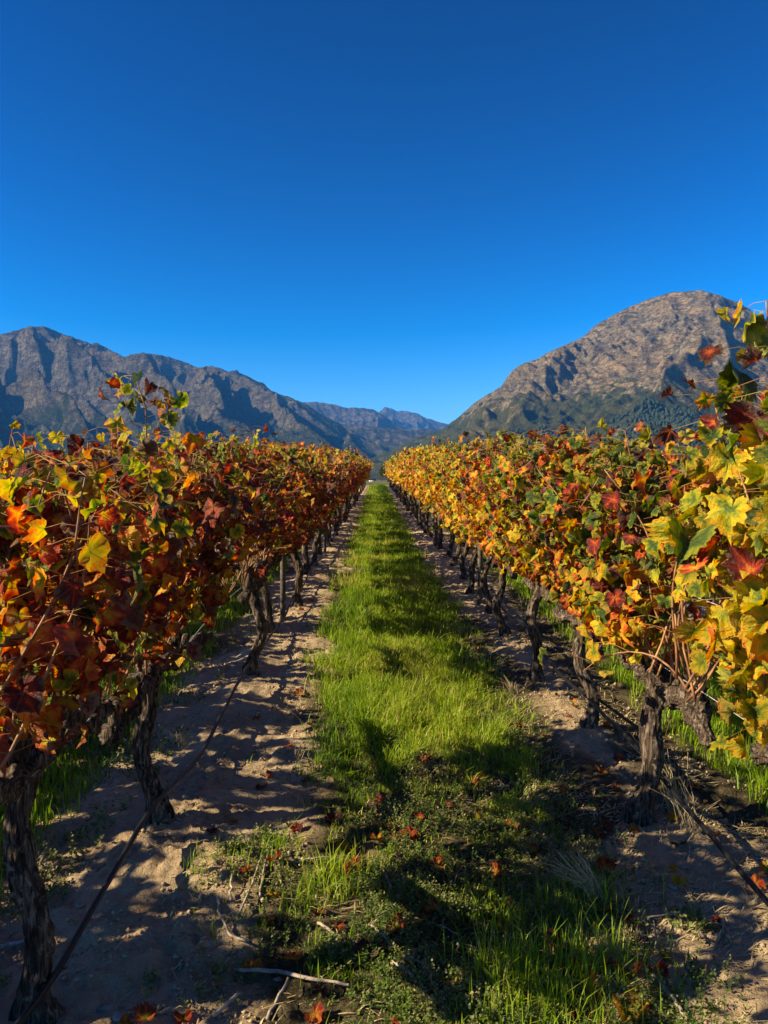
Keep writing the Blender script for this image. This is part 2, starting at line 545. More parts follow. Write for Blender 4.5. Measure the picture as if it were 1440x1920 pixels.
def mountain_material(name, rock, warm, veg, seedrot, texscale=1.0, veg_amount=0.5):
    m, nt, out = new_mat(name)
    N = NT(nt)
    tc = N.n('ShaderNodeTexCoord')
    P = tc.outputs['Object']
    va = N.n('ShaderNodeAttribute', attribute_name='veg')
    n1 = N.noise(P, 0.0042 * texscale, 5, 0.6)
    n2 = N.noise(P, 0.030 * texscale, 8, 0.75, 0.5)
    fine = N.noise(P, 0.085 * texscale, 5, 0.7)
    band = N.noise(N.mapping(P, (0.35, 0.35, 2.2), (0.30, seedrot, 0.1)), 0.009 * texscale, 4, 0.6, 1.5)
    str_ = N.noise(N.mapping(P, (0.6, 0.6, 1.9), (0.35, seedrot * 1.5, 0.2)), 0.026 * texscale, 7, 0.74, 2.2)
    vert = N.noise(N.mapping(P, (2.2, 2.2, 0.7)), 0.022 * texscale, 7, 0.74, 1.4)
    c = N.ramp(n1, [(0.38, rock), (0.50, tuple(0.6 * a + 0.4 * b for a, b in zip(rock, warm))), (0.62, warm)])
    c = N.mix(N.maprange(vert, 0.46, 0.60, 0.0, 0.75), c, tuple(min(1, v * 1.75) for v in rock))
    c = N.mix(N.maprange(band, 0.44, 0.56, 0.55, 0.0), c, tuple(v * 0.42 for v in rock))
    c = N.mix(N.maprange(fine, 0.52, 0.66, 0.0, 0.4), c, tuple(min(1, v * 1.9) for v in rock))
    c = N.mix(N.maprange(str_, 0.40, 0.54, 0.85, 0), c, tuple(v * 0.28 for v in rock))
    c = N.mix(N.maprange(n2, 0.40, 0.52, 0.80, 0), c, tuple(v * 0.20 for v in rock))
    sl = N.n('ShaderNodeNewGeometry'); sz = N.n('ShaderNodeSeparateXYZ'); N.link(sl.outputs['True Normal'], sz.inputs[0])
    flat = N.maprange(sz.outputs[2], 0.55, 0.92, -0.25, 0.30)
    vn = N.math('ADD', va.outputs['Fac'], N.math('MULTIPLY', N.math('SUBTRACT', N.noise(P, 0.010 * texscale, 9, 0.75), 0.5), 2.6))
    vn = N.math('ADD', vn, flat)
    vm = N.maprange(vn, 0.42, 0.66, 0, 1)
    vc = N.ramp(N.noise(P, 0.035 * texscale, 6, 0.8), [(0.36, tuple(v * 0.45 for v in veg)), (0.52, veg), (0.66, (veg[0] * 2.3, veg[1] * 1.8, veg[2] * 1.8))])
    vc = N.mix(N.maprange(n1, 0.42, 0.6, 0, 0.6), vc, (veg[0] * 1.9, veg[1] * 1.35, veg[2] * 1.2))
    c = N.mix(vm, c, vc)
    h = N.bump(N.math('ADD', N.math('ADD', str_, vert), n2), 1.0, 34.0 / texscale)
    h2 = N.bump(fine, 0.8, 6.0 / texscale, h)
    N.link(N.principled(c, 0.95, h2, 0.05), out.inputs[0])
    return m


# ------------------------------------------------------------------ haze (air between the camera and the mountains)
def build_haze():
    m, nt, out = new_mat('air_haze')
    v = nt.nodes.new('ShaderNodeVolumePrincipled')
    v.inputs['Color'].default_value = (0.07, 0.36, 1.0, 1)
    v.inputs['Density'].default_value = 0.000052
    v.inputs['Anisotropy'].default_value = 0.0
    nt.links.new(v.outputs[0], out.inputs['Volume'])
    b = Bag()
    b.box((0, 3500, 575), (40000, 40000, 1230))
    o = obj('haze', b.mesh('haze', m, False), kind='stuff', label='thin blue valley haze that pales the far mountains')
    return o


build_haze()

# ------------------------------------------------------------------ ground
def build_ground():
    xs = [-1.7]
    while xs[-1] < 2.1: xs.append(xs[-1] + 0.017)
    s = 0.02
    r = [xs[-1]]; l = [xs[0]]
    while r[-1] < 19500: s = min(s * 1.055, 2500) if r[-1] > 2.5 else s; r.append(r[-1] + s)
    s = 0.02
    while l[-1] > -19500: s = min(s * 1.055, 2500) if l[-1] < -2.5 else s; l.append(l[-1] - s)
    xs = np.array(l[::-1][:-1] + xs + r[1:])
    ys = [1.3]
    while ys[-1] < 78: ys.append(ys[-1] + max(0.016, 0.0085 * ys[-1]))
    s = 1.0
    while ys[-1] < 19500: s *= 1.12; ys.append(ys[-1] + s)
    b = [1.3]; s = 0.05
    while b[-1] > -12000: s *= 1.28; b.append(b[-1] - s)
    ys = np.array(b[::-1][:-1] + ys)
    X, Y = np.meshgrid(xs, ys)
    Z = ground_z(X, Y)
    # sand or soil
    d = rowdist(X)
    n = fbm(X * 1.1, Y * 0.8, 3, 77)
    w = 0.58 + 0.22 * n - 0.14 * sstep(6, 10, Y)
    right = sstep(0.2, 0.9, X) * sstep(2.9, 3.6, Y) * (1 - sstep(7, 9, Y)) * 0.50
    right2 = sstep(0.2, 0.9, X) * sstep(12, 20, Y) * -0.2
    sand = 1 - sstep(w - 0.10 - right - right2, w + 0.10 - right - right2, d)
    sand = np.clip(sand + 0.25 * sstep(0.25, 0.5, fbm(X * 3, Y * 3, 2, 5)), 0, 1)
    field = np.maximum(sstep(70, 80, Y), sstep(11, 14, np.abs(X)))
    field = np.maximum(field, sstep(8, 20, -Y))
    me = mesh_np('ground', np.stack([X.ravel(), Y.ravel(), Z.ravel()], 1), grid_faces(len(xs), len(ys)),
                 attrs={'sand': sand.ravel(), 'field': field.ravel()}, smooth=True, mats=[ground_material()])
    obj('ground', me, kind='structure', label='sandy vineyard soil running into valley fields')


build_ground()
print('ground', time.time() - T0)


# ------------------------------------------------------------------ mountains
def az_of(px):
    d = ray(px, 960); return math.atan2(d.x, d.y)


def mountain(pts, Rr, Rf, naz, nr, mat, label, spur=160, spurw=620, seed=1, shape='slope', fine=1.0, foot=-12.0, back=1500, shear=0.35, veg_h=(0.1, 0.45), ridge_j=1.0, cliff=None):
    A = []; E = []
    for px, py in pts:
        d = ray(px, py)
        A.append(math.atan2(d.x, d.y)); E.append(d.z / math.hypot(d.x, d.y))
    az = np.linspace(A[0], A[-1], naz)
    e = np.interp(az, A, E)
    k = np.ones(3) / 3
    for _ in range(1):
        ee = np.concatenate([[e[0]], e, [e[-1]]]); e = np.convolve(ee, k, 'valid')
    e = e + ridge_j * 0.0011 * (fbm(az * 130, az * 0 + seed, 4, seed + 50))
    s = np.concatenate([np.linspace(0, 1, nr), 1 + np.linspace(0.02, 1, max(10, nr // 8)) ** 1.2])
    AZ, S = np.meshgrid(az, s)
    Ez = np.repeat(e[None, :], len(s), 0)
    rr = Rr(az) if callable(Rr) else np.full(naz, float(Rr))
    rf = Rf(az) if callable(Rf) else np.full(naz, float(Rf))
    RR = np.repeat(rr[None, :], len(s), 0); RF = np.repeat(rf[None, :], len(s), 0)
    R = np.where(S <= 1, RF + (RR - RF) * S, RR + back * (S - 1))
    X = R * np.sin(AZ); Y = R * np.cos(AZ)
    zr = CAM[2] + Ez * RR
    if shape == 'cliff':
        prof = np.where(S < 0.42, 0.34 * (S / 0.42) ** 1.15, 0.34 + 0.66 * (1 - (1 - np.clip((S - 0.42) / 0.58, 0, 1)) ** 1.45))
    else:
        prof = 0.35 * S + 0.65 * S ** 1.6 if False else np.clip(S, 0, 1) ** 1.18
    H = foot + (zr - foot) * np.where(S <= 1, prof, 1)
    u = RR * AZ
    wx = 260 * fbm(X / 900, Y / 900, 3, seed + 5)
    uu = (u + wx + shear * (R - RF)) / spurw
    vv = (R + 180 * fbm(X / 700, Y / 700, 2, seed + 8)) / (spurw * 3.4)
    sp = ridged(uu, vv, 2, seed + 11, 0.45)
    sp2 = ridged(uu * 3.1 + 4, vv * 4.0, 3, seed + 21, 0.5)
    f1 = fbm(X / 150, Y / 150 + 0 * H, 5, seed + 31, 0.55)
    rd = ridged(X / 95 + H / 300, Y / 95 - H / 260, 4, seed + 41, 0.55)
    win = np.clip(S, 0, 1) ** 0.6 * (1 - 0.93 * sstep(0.72, 1.0, S)) * 1.0
    win = np.where(S > 1, 0.10 + 0.5 * np.clip(S - 1, 0, 1), win)
    hh = np.clip((zr - foot) / 600, 0.12, 1.6)
    D = win * hh * (spur * (sp - 0.75) + spur * 0.30 * (sp2 - 0.8)) + fine * np.clip(hh, 0, 1) * (0.22 + win) * (20 * f1 + 15 * (rd - 0.8)) * sstep(0, 0.15, S)
    if shape == 'cliff':
        # stepped ledges
        q = (H + 0.30 * X) / 62 + 0.9 * fbm(X / 260, Y / 260, 4, seed + 61)
        st = (q - np.floor(q)); st = sstep(0.25, 0.75, st) - st
        D = D + sstep(0.35, 0.5, S) * (1 - sstep(0.85, 1, S)) * st * 34
    Z = H + D
    lim = CAM[2] + Ez * R * (1 - 0.012 * np.clip(1 - S, 0, 1)) - 2 * np.clip(1 - S, 0, 1)
    over = np.maximum(Z - lim, 0)
    Z = np.where(S < 1, Z - over * 0.97, Z)
    drop = np.where(S > 1, (S - 1) ** 1.2 * (zr - foot) * 0.95, 0)
    Z = Z - drop
    Z = np.where(S == 1, CAM[2] + Ez * RR, Z)
    # vegetation by height above the foot and by slope
    gy, gx = np.gradient(Z)
    dr = np.gradient(R, axis=0); slope = np.abs(gy) / (np.abs(dr) + 1e-6)
    hn = (Z - foot) / (np.max(zr) - foot)
    veg = 1 - sstep(veg_h[0], veg_h[1], hn) + 0.30 * (1 - sstep(0.25, 0.7, slope)) - 0.10
    gully = 0.28 * (1 - np.clip(sp * 1.1, 0, 1))
    veg = np.clip(veg + gully, 0, 1.1)
    me = mesh_np('mountain', np.stack([X.ravel(), Y.ravel(), Z.ravel()], 1), grid_faces(naz, len(s)), attrs={'veg': veg.ravel()}, smooth=True, mats=[mat])
    o = obj('mountain', me, kind='structure', label=label)

    def sample(px, py):
        """the spot of this mountain that shows at pixel px, py"""
        d = ray(px, py); a = math.atan2(d.x, d.y); el = d.z / math.hypot(d.x, d.y)
        i = int(round((a - az[0]) / (az[-1] - az[0]) * (naz - 1))); i = min(max(i, 0), naz - 1)
        ev = (Z[:nr, i] - CAM[2]) / R[:nr, i]
        j = int(np.argmax(np.maximum.accumulate(ev) >= el)) or nr // 3
        return X[j, i], Y[j, i], Z[j, i]
    return o, sample, (X, Y, Z, az, s)


M_MT_L = mountain_material('left_range_rock', (0.200, 0.176, 0.118), (0.27, 0.205, 0.125), (0.034, 0.050, 0.020), 0.3, 0.8)
M_MT_R = mountain_material('granite_cliff', (0.325, 0.262, 0.155), (0.50, 0.31, 0.115), (0.060, 0.074, 0.016), -0.5, 1.5)
M_MT_F = mountain_material('far_range_rock', (0.19, 0.165, 0.125), (0.26, 0.20, 0.14), (0.050, 0.058, 0.028), 0.1, 0.5)

PTS_L = [(-900, 760), (-600, 700), (-300, 655), (-120, 640), (0, 627), (30, 620), (55, 612), (85, 612), (120, 627), (165, 642), (205, 655), (232, 669), (250, 664), (265, 661),
         (310, 667), (350, 680), (372, 690), (388, 687), (400, 686), (430, 697), (460, 707), (495, 725), (530, 742), (570, 755), (600, 775), (640, 797), (665, 822), (700, 850), (760, 880), (800, 890)]
PTS_R = [(560, 888), (600, 884), (660, 872), (713, 853), (772, 825), (827, 806), (860, 782), (890, 755), (915, 739), (940, 725), (950, 708), (960, 695), (972, 686), (990, 678), (1007, 674), (1015, 668), (1025, 662),
         (1070, 642), (1090, 634), (1120, 607), (1170, 580), (1220, 559), (1260, 548), (1315, 544), (1350, 554), (1390, 573), (1440, 600), (1520, 650), (1700, 700), (2000, 760), (2300, 800), (2600, 840)]
PTS_H = [(380, 860), (460, 840), (540, 815), (600, 800), (640, 796), (680, 797), (720, 802), (760, 805), (800, 804), (850, 808), (900, 830), (960, 860), (1040, 880)]
PTS_F1 = [(380, 820), (480, 780), (540, 762), (570, 755), (595, 753), (620, 758), (650, 765), (680, 765), (700, 768), (715, 776), (740, 792), (780, 812), (860, 830), (960, 860)]
PTS_F2 = [(560, 840), (640, 800), (690, 782), (712, 772), (722, 763), (735, 766), (745, 771), (760, 770), (775, 774), (790, 780), (810, 787), (825, 792), (860, 800), (900, 812), (1000, 850), (1100, 870)]

mtL, sampL, _ = mountain(PTS_L, lambda a: 5600 + 900 * a, lambda a: 2700 + 0 * a, 520, 250, M_MT_L, 'long grey-brown mountain with shadowed gullies and two summits rising over the red row', spur=300, spurw=560, seed=3, shear=0.45, veg_h=(0.20, 0.60))
mtR, sampR, dataR = mountain(PTS_R, lambda a: 3900 + 500 * np.clip(a - 0.2, -0.3, 1), lambda a: 1700 + 0 * a, 640, 300, M_MT_R, 'bare domed rock mountain with a sunlit orange-stained cliff over the golden row', spur=85, spurw=640, seed=9, shape='cliff', shear=-0.3, veg_h=(0.23, 0.47), fine=0.75, ridge_j=0.7)
mountain(PTS_H, 6200, 3900, 260, 90, M_MT_F, 'low brown foothill with rocky outcrops closing the valley in the middle', spur=70, spurw=420, seed=21, veg_h=(0.2, 0.9), foot=-30)
mountain(PTS_F1, 8500, 6500, 240, 90, M_MT_F, 'rocky middle range with pale cliffs behind the foothill', spur=150, spurw=420, seed=31, veg_h=(0.1, 0.4), foot=-40)
mountain(PTS_F2, 11500, 9000, 200, 80, M_MT_F, 'most distant blue peak at the head of the valley', spur=200, spurw=600, seed=41, veg_h=(0.2, 0.6), foot=-50)
print('mountains', time.time() - T0)


# pine forest on the foot of the cliff mountain (a far-off wood, one mass)
def build_forest():
    X, Y, Z, az, s = dataR
    rng = np.random.default_rng(5)
    n = 9000
    pxs = rng.uniform(900, 1900, n)
    A = np.array([az_of(p) for p in (900, 1900)])
    a = np.interp(pxs, (900, 1900), A)
    i = ((a - az[0]) / (az[-1] - az[0]) * (len(az) - 1)).astype(int)
    sv = rng.uniform(0.0, 0.36, n) ** 1.0
    j = (sv * 299).astype(int)
    x, y, z = X[j, i], Y[j, i], Z[j, i]
    keep = (fbm(x / 120, y / 120, 3, 3) + 0.15 - sstep(0.24, 0.36, sv) * 0.5 - (1 - sstep(950, 1050, pxs)) * 0.4 > -0.1)
    x, y, z = x[keep], y[keep], z[keep]
    x = x + rng.uniform(-5, 5, len(x)); y = y + rng.uniform(-5, 5, len(x))
    m = len(x)
    k = 6
    h = rng.uniform(8, 15, m); w = h * rng.uniform(0.36, 0.55, m)
    th = np.arange(k) / k * 2 * np.pi
    rings = [(0.05, 0.5), (0.35, 1.0), (0.7, 0.7)]
    V = []
    for (zz, rr) in rings:
        jit = rng.uniform(0.7, 1.25, (m, k))
        V.append(np.stack([x[:, None] + w[:, None] * rr * jit * np.cos(th), y[:, None] + w[:, None] * rr * jit * np.sin(th), (z - 1)[:, None] + h[:, None] * zz + 0 * jit], 2))
    V.append(np.stack([x, y, z + h], 1)[:, None, :])
    V = np.concatenate(V, 1)
    F = []
    for r in range(2):
        for q in range(k):
            q2 = (q + 1) % k
            F += [[r * k + q, r * k + q2, (r + 1) * k + q2], [r * k + q, (r + 1) * k + q2, (r + 1) * k + q]]
    for q in range(k): F.append([2 * k + q, 2 * k + (q + 1) % k, 3 * k])
    F = np.array(F)
    nv = 3 * k + 1
    FF = (F[None] + np.arange(m)[:, None, None] * nv).reshape(-1, 3)
    obj('pine_forest', mesh_np('pine_forest', V.reshape(-1, 3), FF, mats=[M_PINE]), kind='stuff', label='dark green pine wood on the lower slope of the cliff mountain')


build_forest()


# bare earth cuts on the slope above the wood
def build_cut():
    m = simple_noise_mat('bare_ochre_earth', (0.30, 0.18, 0.075), (0.42, 0.27, 0.12), 0.05, 0.9, 0.5, 2.0)
    X, Y, Z, az, s = dataR
    for (px, py, w, d, lab) in ((1211, 786, 12, 20, 'bright ochre earth cut high on the slope under the cliff'), (1203, 803, 19, 6, 'small ochre earth bank lower down beside the wood'), (1183, 803, 9, 4, 'thin ochre scrape by the edge of the wood')):
        x, y, z = sampR(px, py)
        n = 14
        uu, vv = np.meshgrid(np.linspace(-1, 1, n), np.linspace(-1, 1, n))
        XX = x + uu * w * (1 + 0.35 * pn(vv * 2 + px, uu * 2, 4)) + vv * w * 0.4; YY = y + vv * d * (1 + 0.3 * pn(uu * 2, vv * 2 + px, 6))
        x2, y2, z2 = sampR(px, py - 4)
        slope = (z2 - z) / max(math.hypot(x2 - x, y2 - y), 1)
        rr_ = (np.abs(uu) ** 2.4 + np.abs(vv) ** 2.4)
        ZZ = z + vv * d * slope + 4 - 9 * np.clip(rr_, 0, 2) + 1.2 * fbm(uu * 3, vv * 3, 2, 8)
        b = Bag(); b.add(np.stack([XX.ravel(), YY.ravel(), ZZ.ravel()], 1), grid_faces(n, n))
        obj('earth_bank', b.mesh('earth_bank', m), kind='structure', label=lab)


build_cut()


# ------------------------------------------------------------------ far farmhouses, pole, tree
def farmhouse(x, y, z, w, d, h, rot, label):
    r = obj('farmhouse', None, None, (x, y, z), label=label, cat='house', group='white farmhouses far down the valley')
    r.rotation_euler = (0, 0, rot)
    b = Bag(); b.box((0, 0, h / 2 - 1), (w, d, h + 2))
    # gables
    for sx in (-1, 1):
        b.add([[sx * w / 2, -d / 2, h], [sx * w / 2, d / 2, h], [sx * w / 2, 0, h + d * 0.32], [sx * (w / 2 - 0.3), 0, h]], [[0, 1, 2], [0, 2, 3]])
    obj('walls', b.mesh('walls', M_WALL, False), r)
    b = Bag()
    for sy in (-1, 1):
        a = np.array([[-w / 2 - .4, sy * (d / 2 + .4), h - .15], [w / 2 + .4, sy * (d / 2 + .4), h - .15], [w / 2 + .4, 0, h + d * .32 + .1], [-w / 2 - .4, 0, h + d * .32 + .1]])
        b.add(np.vstack([a, a + [0, 0, 0.25]]), [[0, 1, 2, 3], [4, 5, 6, 7], [0, 1, 5, 4], [2, 3, 7, 6], [1, 2, 6, 5], [0, 3, 7, 4]])
    obj('roof', b.mesh('roof', M_ROOF, False), r)


def on_valley(px, dist):
    d = ray(px, 960); k = dist / math.hypot(d.x, d.y)
    return d.x * k, d.y * k, gz(d.x * k, d.y * k)


x, y, z = on_valley(698, 900); farmhouse(x, y, z - 0.2, 7, 4, 2.2, 0.3, 'long white farmhouse at the end of the grass aisle')
x, y, z = sampR(681, 861); farmhouse(x, y, z + 0.5, 12, 8, 4, 0.5, 'white farmhouse alone on the lower slope in the valley gap')


def utility_pole():
    x, y, z = on_valley(398, 150)
    r = obj('utility_pole', None, None, (x, y, z), label='wooden utility pole with one crossarm behind the red row', cat='utility pole')
    b = Bag(); b.tube([[0, 0, -1], [0, 0, 4], [0, 0, 8.6]], [0.15, 0.13, 0.10], 10); obj('pole', b.mesh('pole', M_POST), r)
    b = Bag(); b.box((0, -0.16, 8.2), (1.9, 0.12, 0.14)); obj('crossarm', b.mesh('crossarm', M_POST, False), r)
    for k in (-0.85, 0.0, 0.85):
        b = Bag(); b.tube([[k, -0.16, 8.27], [k, -0.16, 8.42], [k, -0.16, 8.5]], [0.05, 0.07, 0.03], 8)
        obj('insulator', b.mesh('insulator', M_WALL), r)


utility_pole()


def leafy_tree(px, dist, H, W, label, seed, drop=0.0):
    x, y, z = on_valley(px, dist)
    rng = np.random.default_rng(seed)
    r = obj('tree', None, None, (x, y, z - drop), label=label, cat='tree')
    b = Bag(); b.tube([[0, 0, -0.5], [0.1, 0, H * 0.3], [0, 0.1, H * 0.7]], [W * 0.06, W * 0.045, W * 0.02], 8, bark=0.2, seed=seed)
    for k in range(6):
        a = rng.uniform(0, 6.28); zz = rng.uniform(0.3, 0.55) * H
        b.tube([[0, 0, zz], [math.cos(a) * W * .2, math.sin(a) * W * .2, zz + H * .15], [math.cos(a) * W * .36, math.sin(a) * W * .36, zz + H * .22]], [W * .03, W * .02, W * .01], 6)
    obj('trunk', b.mesh('trunk', M_BARK), r)
    n = 2600
    cl = rng.normal(0, 1, (16, 3)); cl /= np.linalg.norm(cl, axis=1)[:, None]
    cl = cl * rng.uniform(0.4, 1, (16, 1)) * np.array([W * .36, W * .36, H * .28]) + [0, 0, H * .62]
    ci = rng.integers(0, 16, n)
    p = cl[ci] + rng.normal(0, 1, (n, 3)) * np.array([W * .10, W * .10, H * .07])
    s = rng.uniform(0.10, 0.22, (n, 1, 1)) * W / 4
    tri = rng.normal(0, 1, (n, 3, 3)) * s
    V = (p[:, None, :] + tri).reshape(-1, 3)
    obj('crown', mesh_np('crown', V, np.arange(n * 3).reshape(-1, 3), mats=[M_TREE]), r)['kind'] = 'stuff'


leafy_tree(727, 150, 4.4, 3.4, 'small round olive-green tree beyond the end of the golden row', 4)
leafy_tree(716, 230, 5.0, 2.0, 'slim young tree behind the round one at the end of the aisle', 5)

# ------------------------------------------------------------------ vine leaves
KEY = [(0, 1.0), (6, .90), (12, .93), (18, .87), (28, .84), (35, .87), (42, .86), (50, .97), (57, .88), (64, .90), (73, .85), (82, .84), (94, .88), (106, .88), (117, .81), (131, .80), (146, .74), (160, .64), (172, .42), (180, .14)]


def leaf_template(n_side, seed, ring=False, curl=0.25, fold=0.2, wave=0.07, serr=0.0, dry=0.0):
    rng = np.random.default_rng(seed)
    kd = np.radians([k[0] for k in KEY]); kr = np.array([k[1] for k in KEY])
    if n_side >= 12:
        th = np.linspace(0, np.pi, n_side)
    elif n_side == 9:
        th = np.radians([0, 13, 29, 50, 80, 106, 140, 165, 180])
    else:
        th = np.radians([0, 28, 50, 80, 108, 160, 180])
    r = np.interp(th, kd, kr)
    if serr:
        r = r * (1 + serr * np.where(np.arange(len(r)) % 2 == 0, 1, -1))
    full_t = np.concatenate([th, -th[1:-1][::-1]])
    rl = r * (1 + rng.normal(0, 0.05, len(r)))
    rrr = r * (1 + rng.normal(0, 0.05, len(r)))
    rrr[0] = rl[0]; rrr[-1] = rl[-1]
    full_r = np.concatenate([rl, rrr[1:-1][::-1]])
    x = np.sin(full_t) * full_r; y = np.cos(full_t) * full_r
    m = len(x)
    ph = rng.uniform(0, 6.28)

    def zf(x, y, t):
        rad = np.hypot(x, y)
        z = -curl * (rad ** 2) * (0.6 + 0.4 * np.cos(t)) + fold * np.abs(x) + wave * rad * np.sin(5 * t + ph)
        z += dry * (rad ** 2) * (0.8 + 0.5 * np.sin(2 * t + ph))
        return z
    V = [[0, 0, 0]]; UV = [[0, 0]]
    F = []
    if ring:
        xm, ym = x * 0.5, y * 0.5
        V += list(np.stack([xm, ym, zf(xm, ym, full_t) + rng.normal(0, 0.035, m)], 1)); UV += list(np.stack([xm, ym], 1))
        V += list(np.stack([x, y, zf(x, y, full_t)], 1)); UV += list(np.stack([x, y], 1))
        for i in range(m):
            j = (i + 1) % m
            F.append([0, 1 + j, 1 + i])
            F += [[1 + i, 1 + j, 1 + m + j], [1 + i, 1 + m + j, 1 + m + i]]
    else:
        V += list(np.stack([x, y, zf(x, y, full_t)], 1)); UV += list(np.stack([x, y], 1))
        for i in range(m):
            F.append([0, 1 + (i + 1) % m, 1 + i])
    V = np.array(V, float); UV = np.array(UV, float); F = np.array(F)
    V[:, :2] *= 0.56; V[:, 2] *= 0.56       # unit leaf is about 1 across
    return V, F, UV


def make_templates(n_side, count, ring, seed, serr=0.0):
    rng = random.Random(seed)
    return [leaf_template(n_side, seed + i, ring, rng.uniform(-0.3, 1.3), rng.uniform(-0.3, 0.9), rng.uniform(0.06, 0.26), serr, dry=rng.choice([0, 0, 0.3, 0.6])) for i in range(count)]


T_HERO = make_templates(22, 8, True, 100, 0.07)
T_NEAR = make_templates(13, 14, True, 200, 0.04)
T_MID = make_templates(9, 8, False, 300)
T_FAR = make_templates(6, 6, False, 400)
HERO_ME = [mesh_np('leaf', V, F, uv=UV, smooth=True, mats=[M_LEAF_OBJ]) for V, F, UV in T_HERO]
NEAR_ME = [mesh_np('leaf', V, F, uv=UV, smooth=True, mats=[M_LEAF_OBJ]) for V, F, UV in T_NEAR]


def leaf_frames(nrm, tip):
    """arrays -> rotation matrices with columns side, tip, normal"""
    n = nrm / (np.linalg.norm(nrm, axis=1)[:, None] + 1e-9)
    t = tip - n * (tip * n).sum(1)[:, None]
    t /= np.linalg.norm(t, axis=1)[:, None] + 1e-9
    s = np.cross(t, n)
    return np.stack([s, t, n], 2)


def leaf_mass(name, P, Rm, size, colr, templates, mat, seed=0):
    rng = np.random.default_rng(seed)
    pick = rng.integers(0, len(templates), len(P))
    VV = []; FF = []; UU = []; CC = []; n = 0
    for k, (V, F, UV) in enumerate(templates):
        idx = np.where(pick == k)[0]
        if not len(idx): continue
        W = np.einsum('nij,vj->nvi', Rm[idx], V) * size[idx][:, None, None] + P[idx][:, None, :]
        VV.append(W.reshape(-1, 3))
        FF.append((F[None] + (np.arange(len(idx)) * len(V))[:, None, None]).reshape(-1, 3) + n)
        UU.append(np.tile(UV, (len(idx), 1)))
        CC.append(np.repeat(colr[idx], len(V), 0))
        n += len(idx) * len(V)
    return mesh_np(name, np.vstack(VV), np.vstack(FF), attrs={'leafcol': np.vstack(CC)}, uv=np.vstack(UU), smooth=True, mats=[mat])


def leaf_tone(side, z, y_world, rng, hero=False):
    """place of each leaf on the palette, by row, height and chance"""
    n = len(z)
    g = rng.normal(0, 1, n); u = rng.random(n)
    hz = np.clip((z - 0.75) / 1.1, 0, 1)
    if side < 0:      # row of red and russet leaves
        t = 0.605 + 0.10 * g - 0.10 * sstep(0.7, 1.0, hz) + 0.06 * np.sin(hz * 5.0 - 0.5)
        t = np.where(u < 0.10 + 0.25 * sstep(0.5, 1.0, hz), 0.25 + 0.11 * g, t)
        t = np.where(u > 0.83, 0.84 + 0.05 * g, t)
        t = np.where((u > 0.75) & (u < 0.80), 0.98, t)
        if y_world > 3.9:
            t = t - 0.03
        if y_world > 12:
            t = np.where(u > 0.45, t - 0.10, t)
    elif hero:
        t = 0.355 + 0.05 * g
        t = np.where(u < 0.08 + 0.45 * sstep(0.6, 1.0, hz), 0.20 + 0.05 * g, t)
        t = np.where(u > 0.88, 0.47 + 0.05 * g, t)
        t = np.where(u > 0.96, 0.62 + 0.05 * g, t)
        t = np.where((u > 0.74 - 0.35 * sstep(0.75, 1.05, hz)) & (u < 0.78), 0.87 + 0.04 * g, t)
    else:             # golden row
        nearness = float(1 - sstep(4.5, 9, y_world))
        t = 0.37 + 0.07 * g + 0.06 * (1 - hz)
        green = hz * (0.30 + 0.5 * nearness) + 0.05
        t = np.where(u < green, 0.19 + 0.07 * g, t)
        t = np.where(u > 0.90 - 0.05 * nearness, 0.60 + 0.10 * g, t)
        t = np.where((u > 0.80 - 0.22 * nearness * hz) & (u < 0.87), 0.86 + 0.05 * g, t)
        t = np.where((u > 0.60) & (u < 0.60 + 0.10 * nearness), 0.50 + .04 * g, t)
    return np.clip(t, 0.03, 0.98)


def gen_canes(rng, y0, y1, top, n, side=0, base_z=0.76, spread=0.30, gap=None, droop=0.35):
    """shoots that rise from the arms; returns list of point arrays"""
    out = []
    for k in range(n):
        yy = rng.uniform(y0, y1)
        x = rng.normal(0, 0.035)
        p = np.array([x, yy * 0.8, base_z + rng.uniform(-0.03, 0.05)])
        d = np.array([rng.normal(0, 0.34), rng.normal(0, 0.30) + yy * 0.25, 1.0]); d /= np.linalg.norm(d)
        L = (top - base_z) * rng.uniform(0.80, 1.25)
        cap = top - 0.06 + rng.normal(0, 0.05)
        if rng.random() < 0.05: cap += 0.09
        pts = [p.copy()]
        st = 0.065
        tgt = rng.normal(0, spread * 0.5)
        for q in range(int(L / st * 1.12)):
            d = d + rng.normal(0, 0.11, 3)
            d[0] += (tgt - p[0]) * 0.25
            frac = q * st / L
            d[2] += 0.10 if frac < 0.7 else -0.10 * droop
            d /= np.linalg.norm(d)
            p = p + d * st
            if p[2] > cap: d[2] = -abs(d[2]) * 0.4
            pts.append(p.copy())
        out.append(np.array(pts))
    # a few that flop over and hang outwards
    for k in range(max(1, n // 9)):
        yy = rng.uniform(y0, y1); s = rng.choice([-1, 1])
        p = np.array([0, yy * 0.8, base_z]); d = np.array([s * 0.45, rng.normal(0, 0.4), 1.1]); d /= np.linalg.norm(d)
        pts = [p.copy()]
        for q in range(9):
            d = d + rng.normal(0, 0.08, 3); d[2] -= 0.17; d /= np.linalg.norm(d); p = p + d * 0.06
            if p[2] < 0.42: break
            pts.append(p.copy())
        out.append(np.array(pts))
    return out


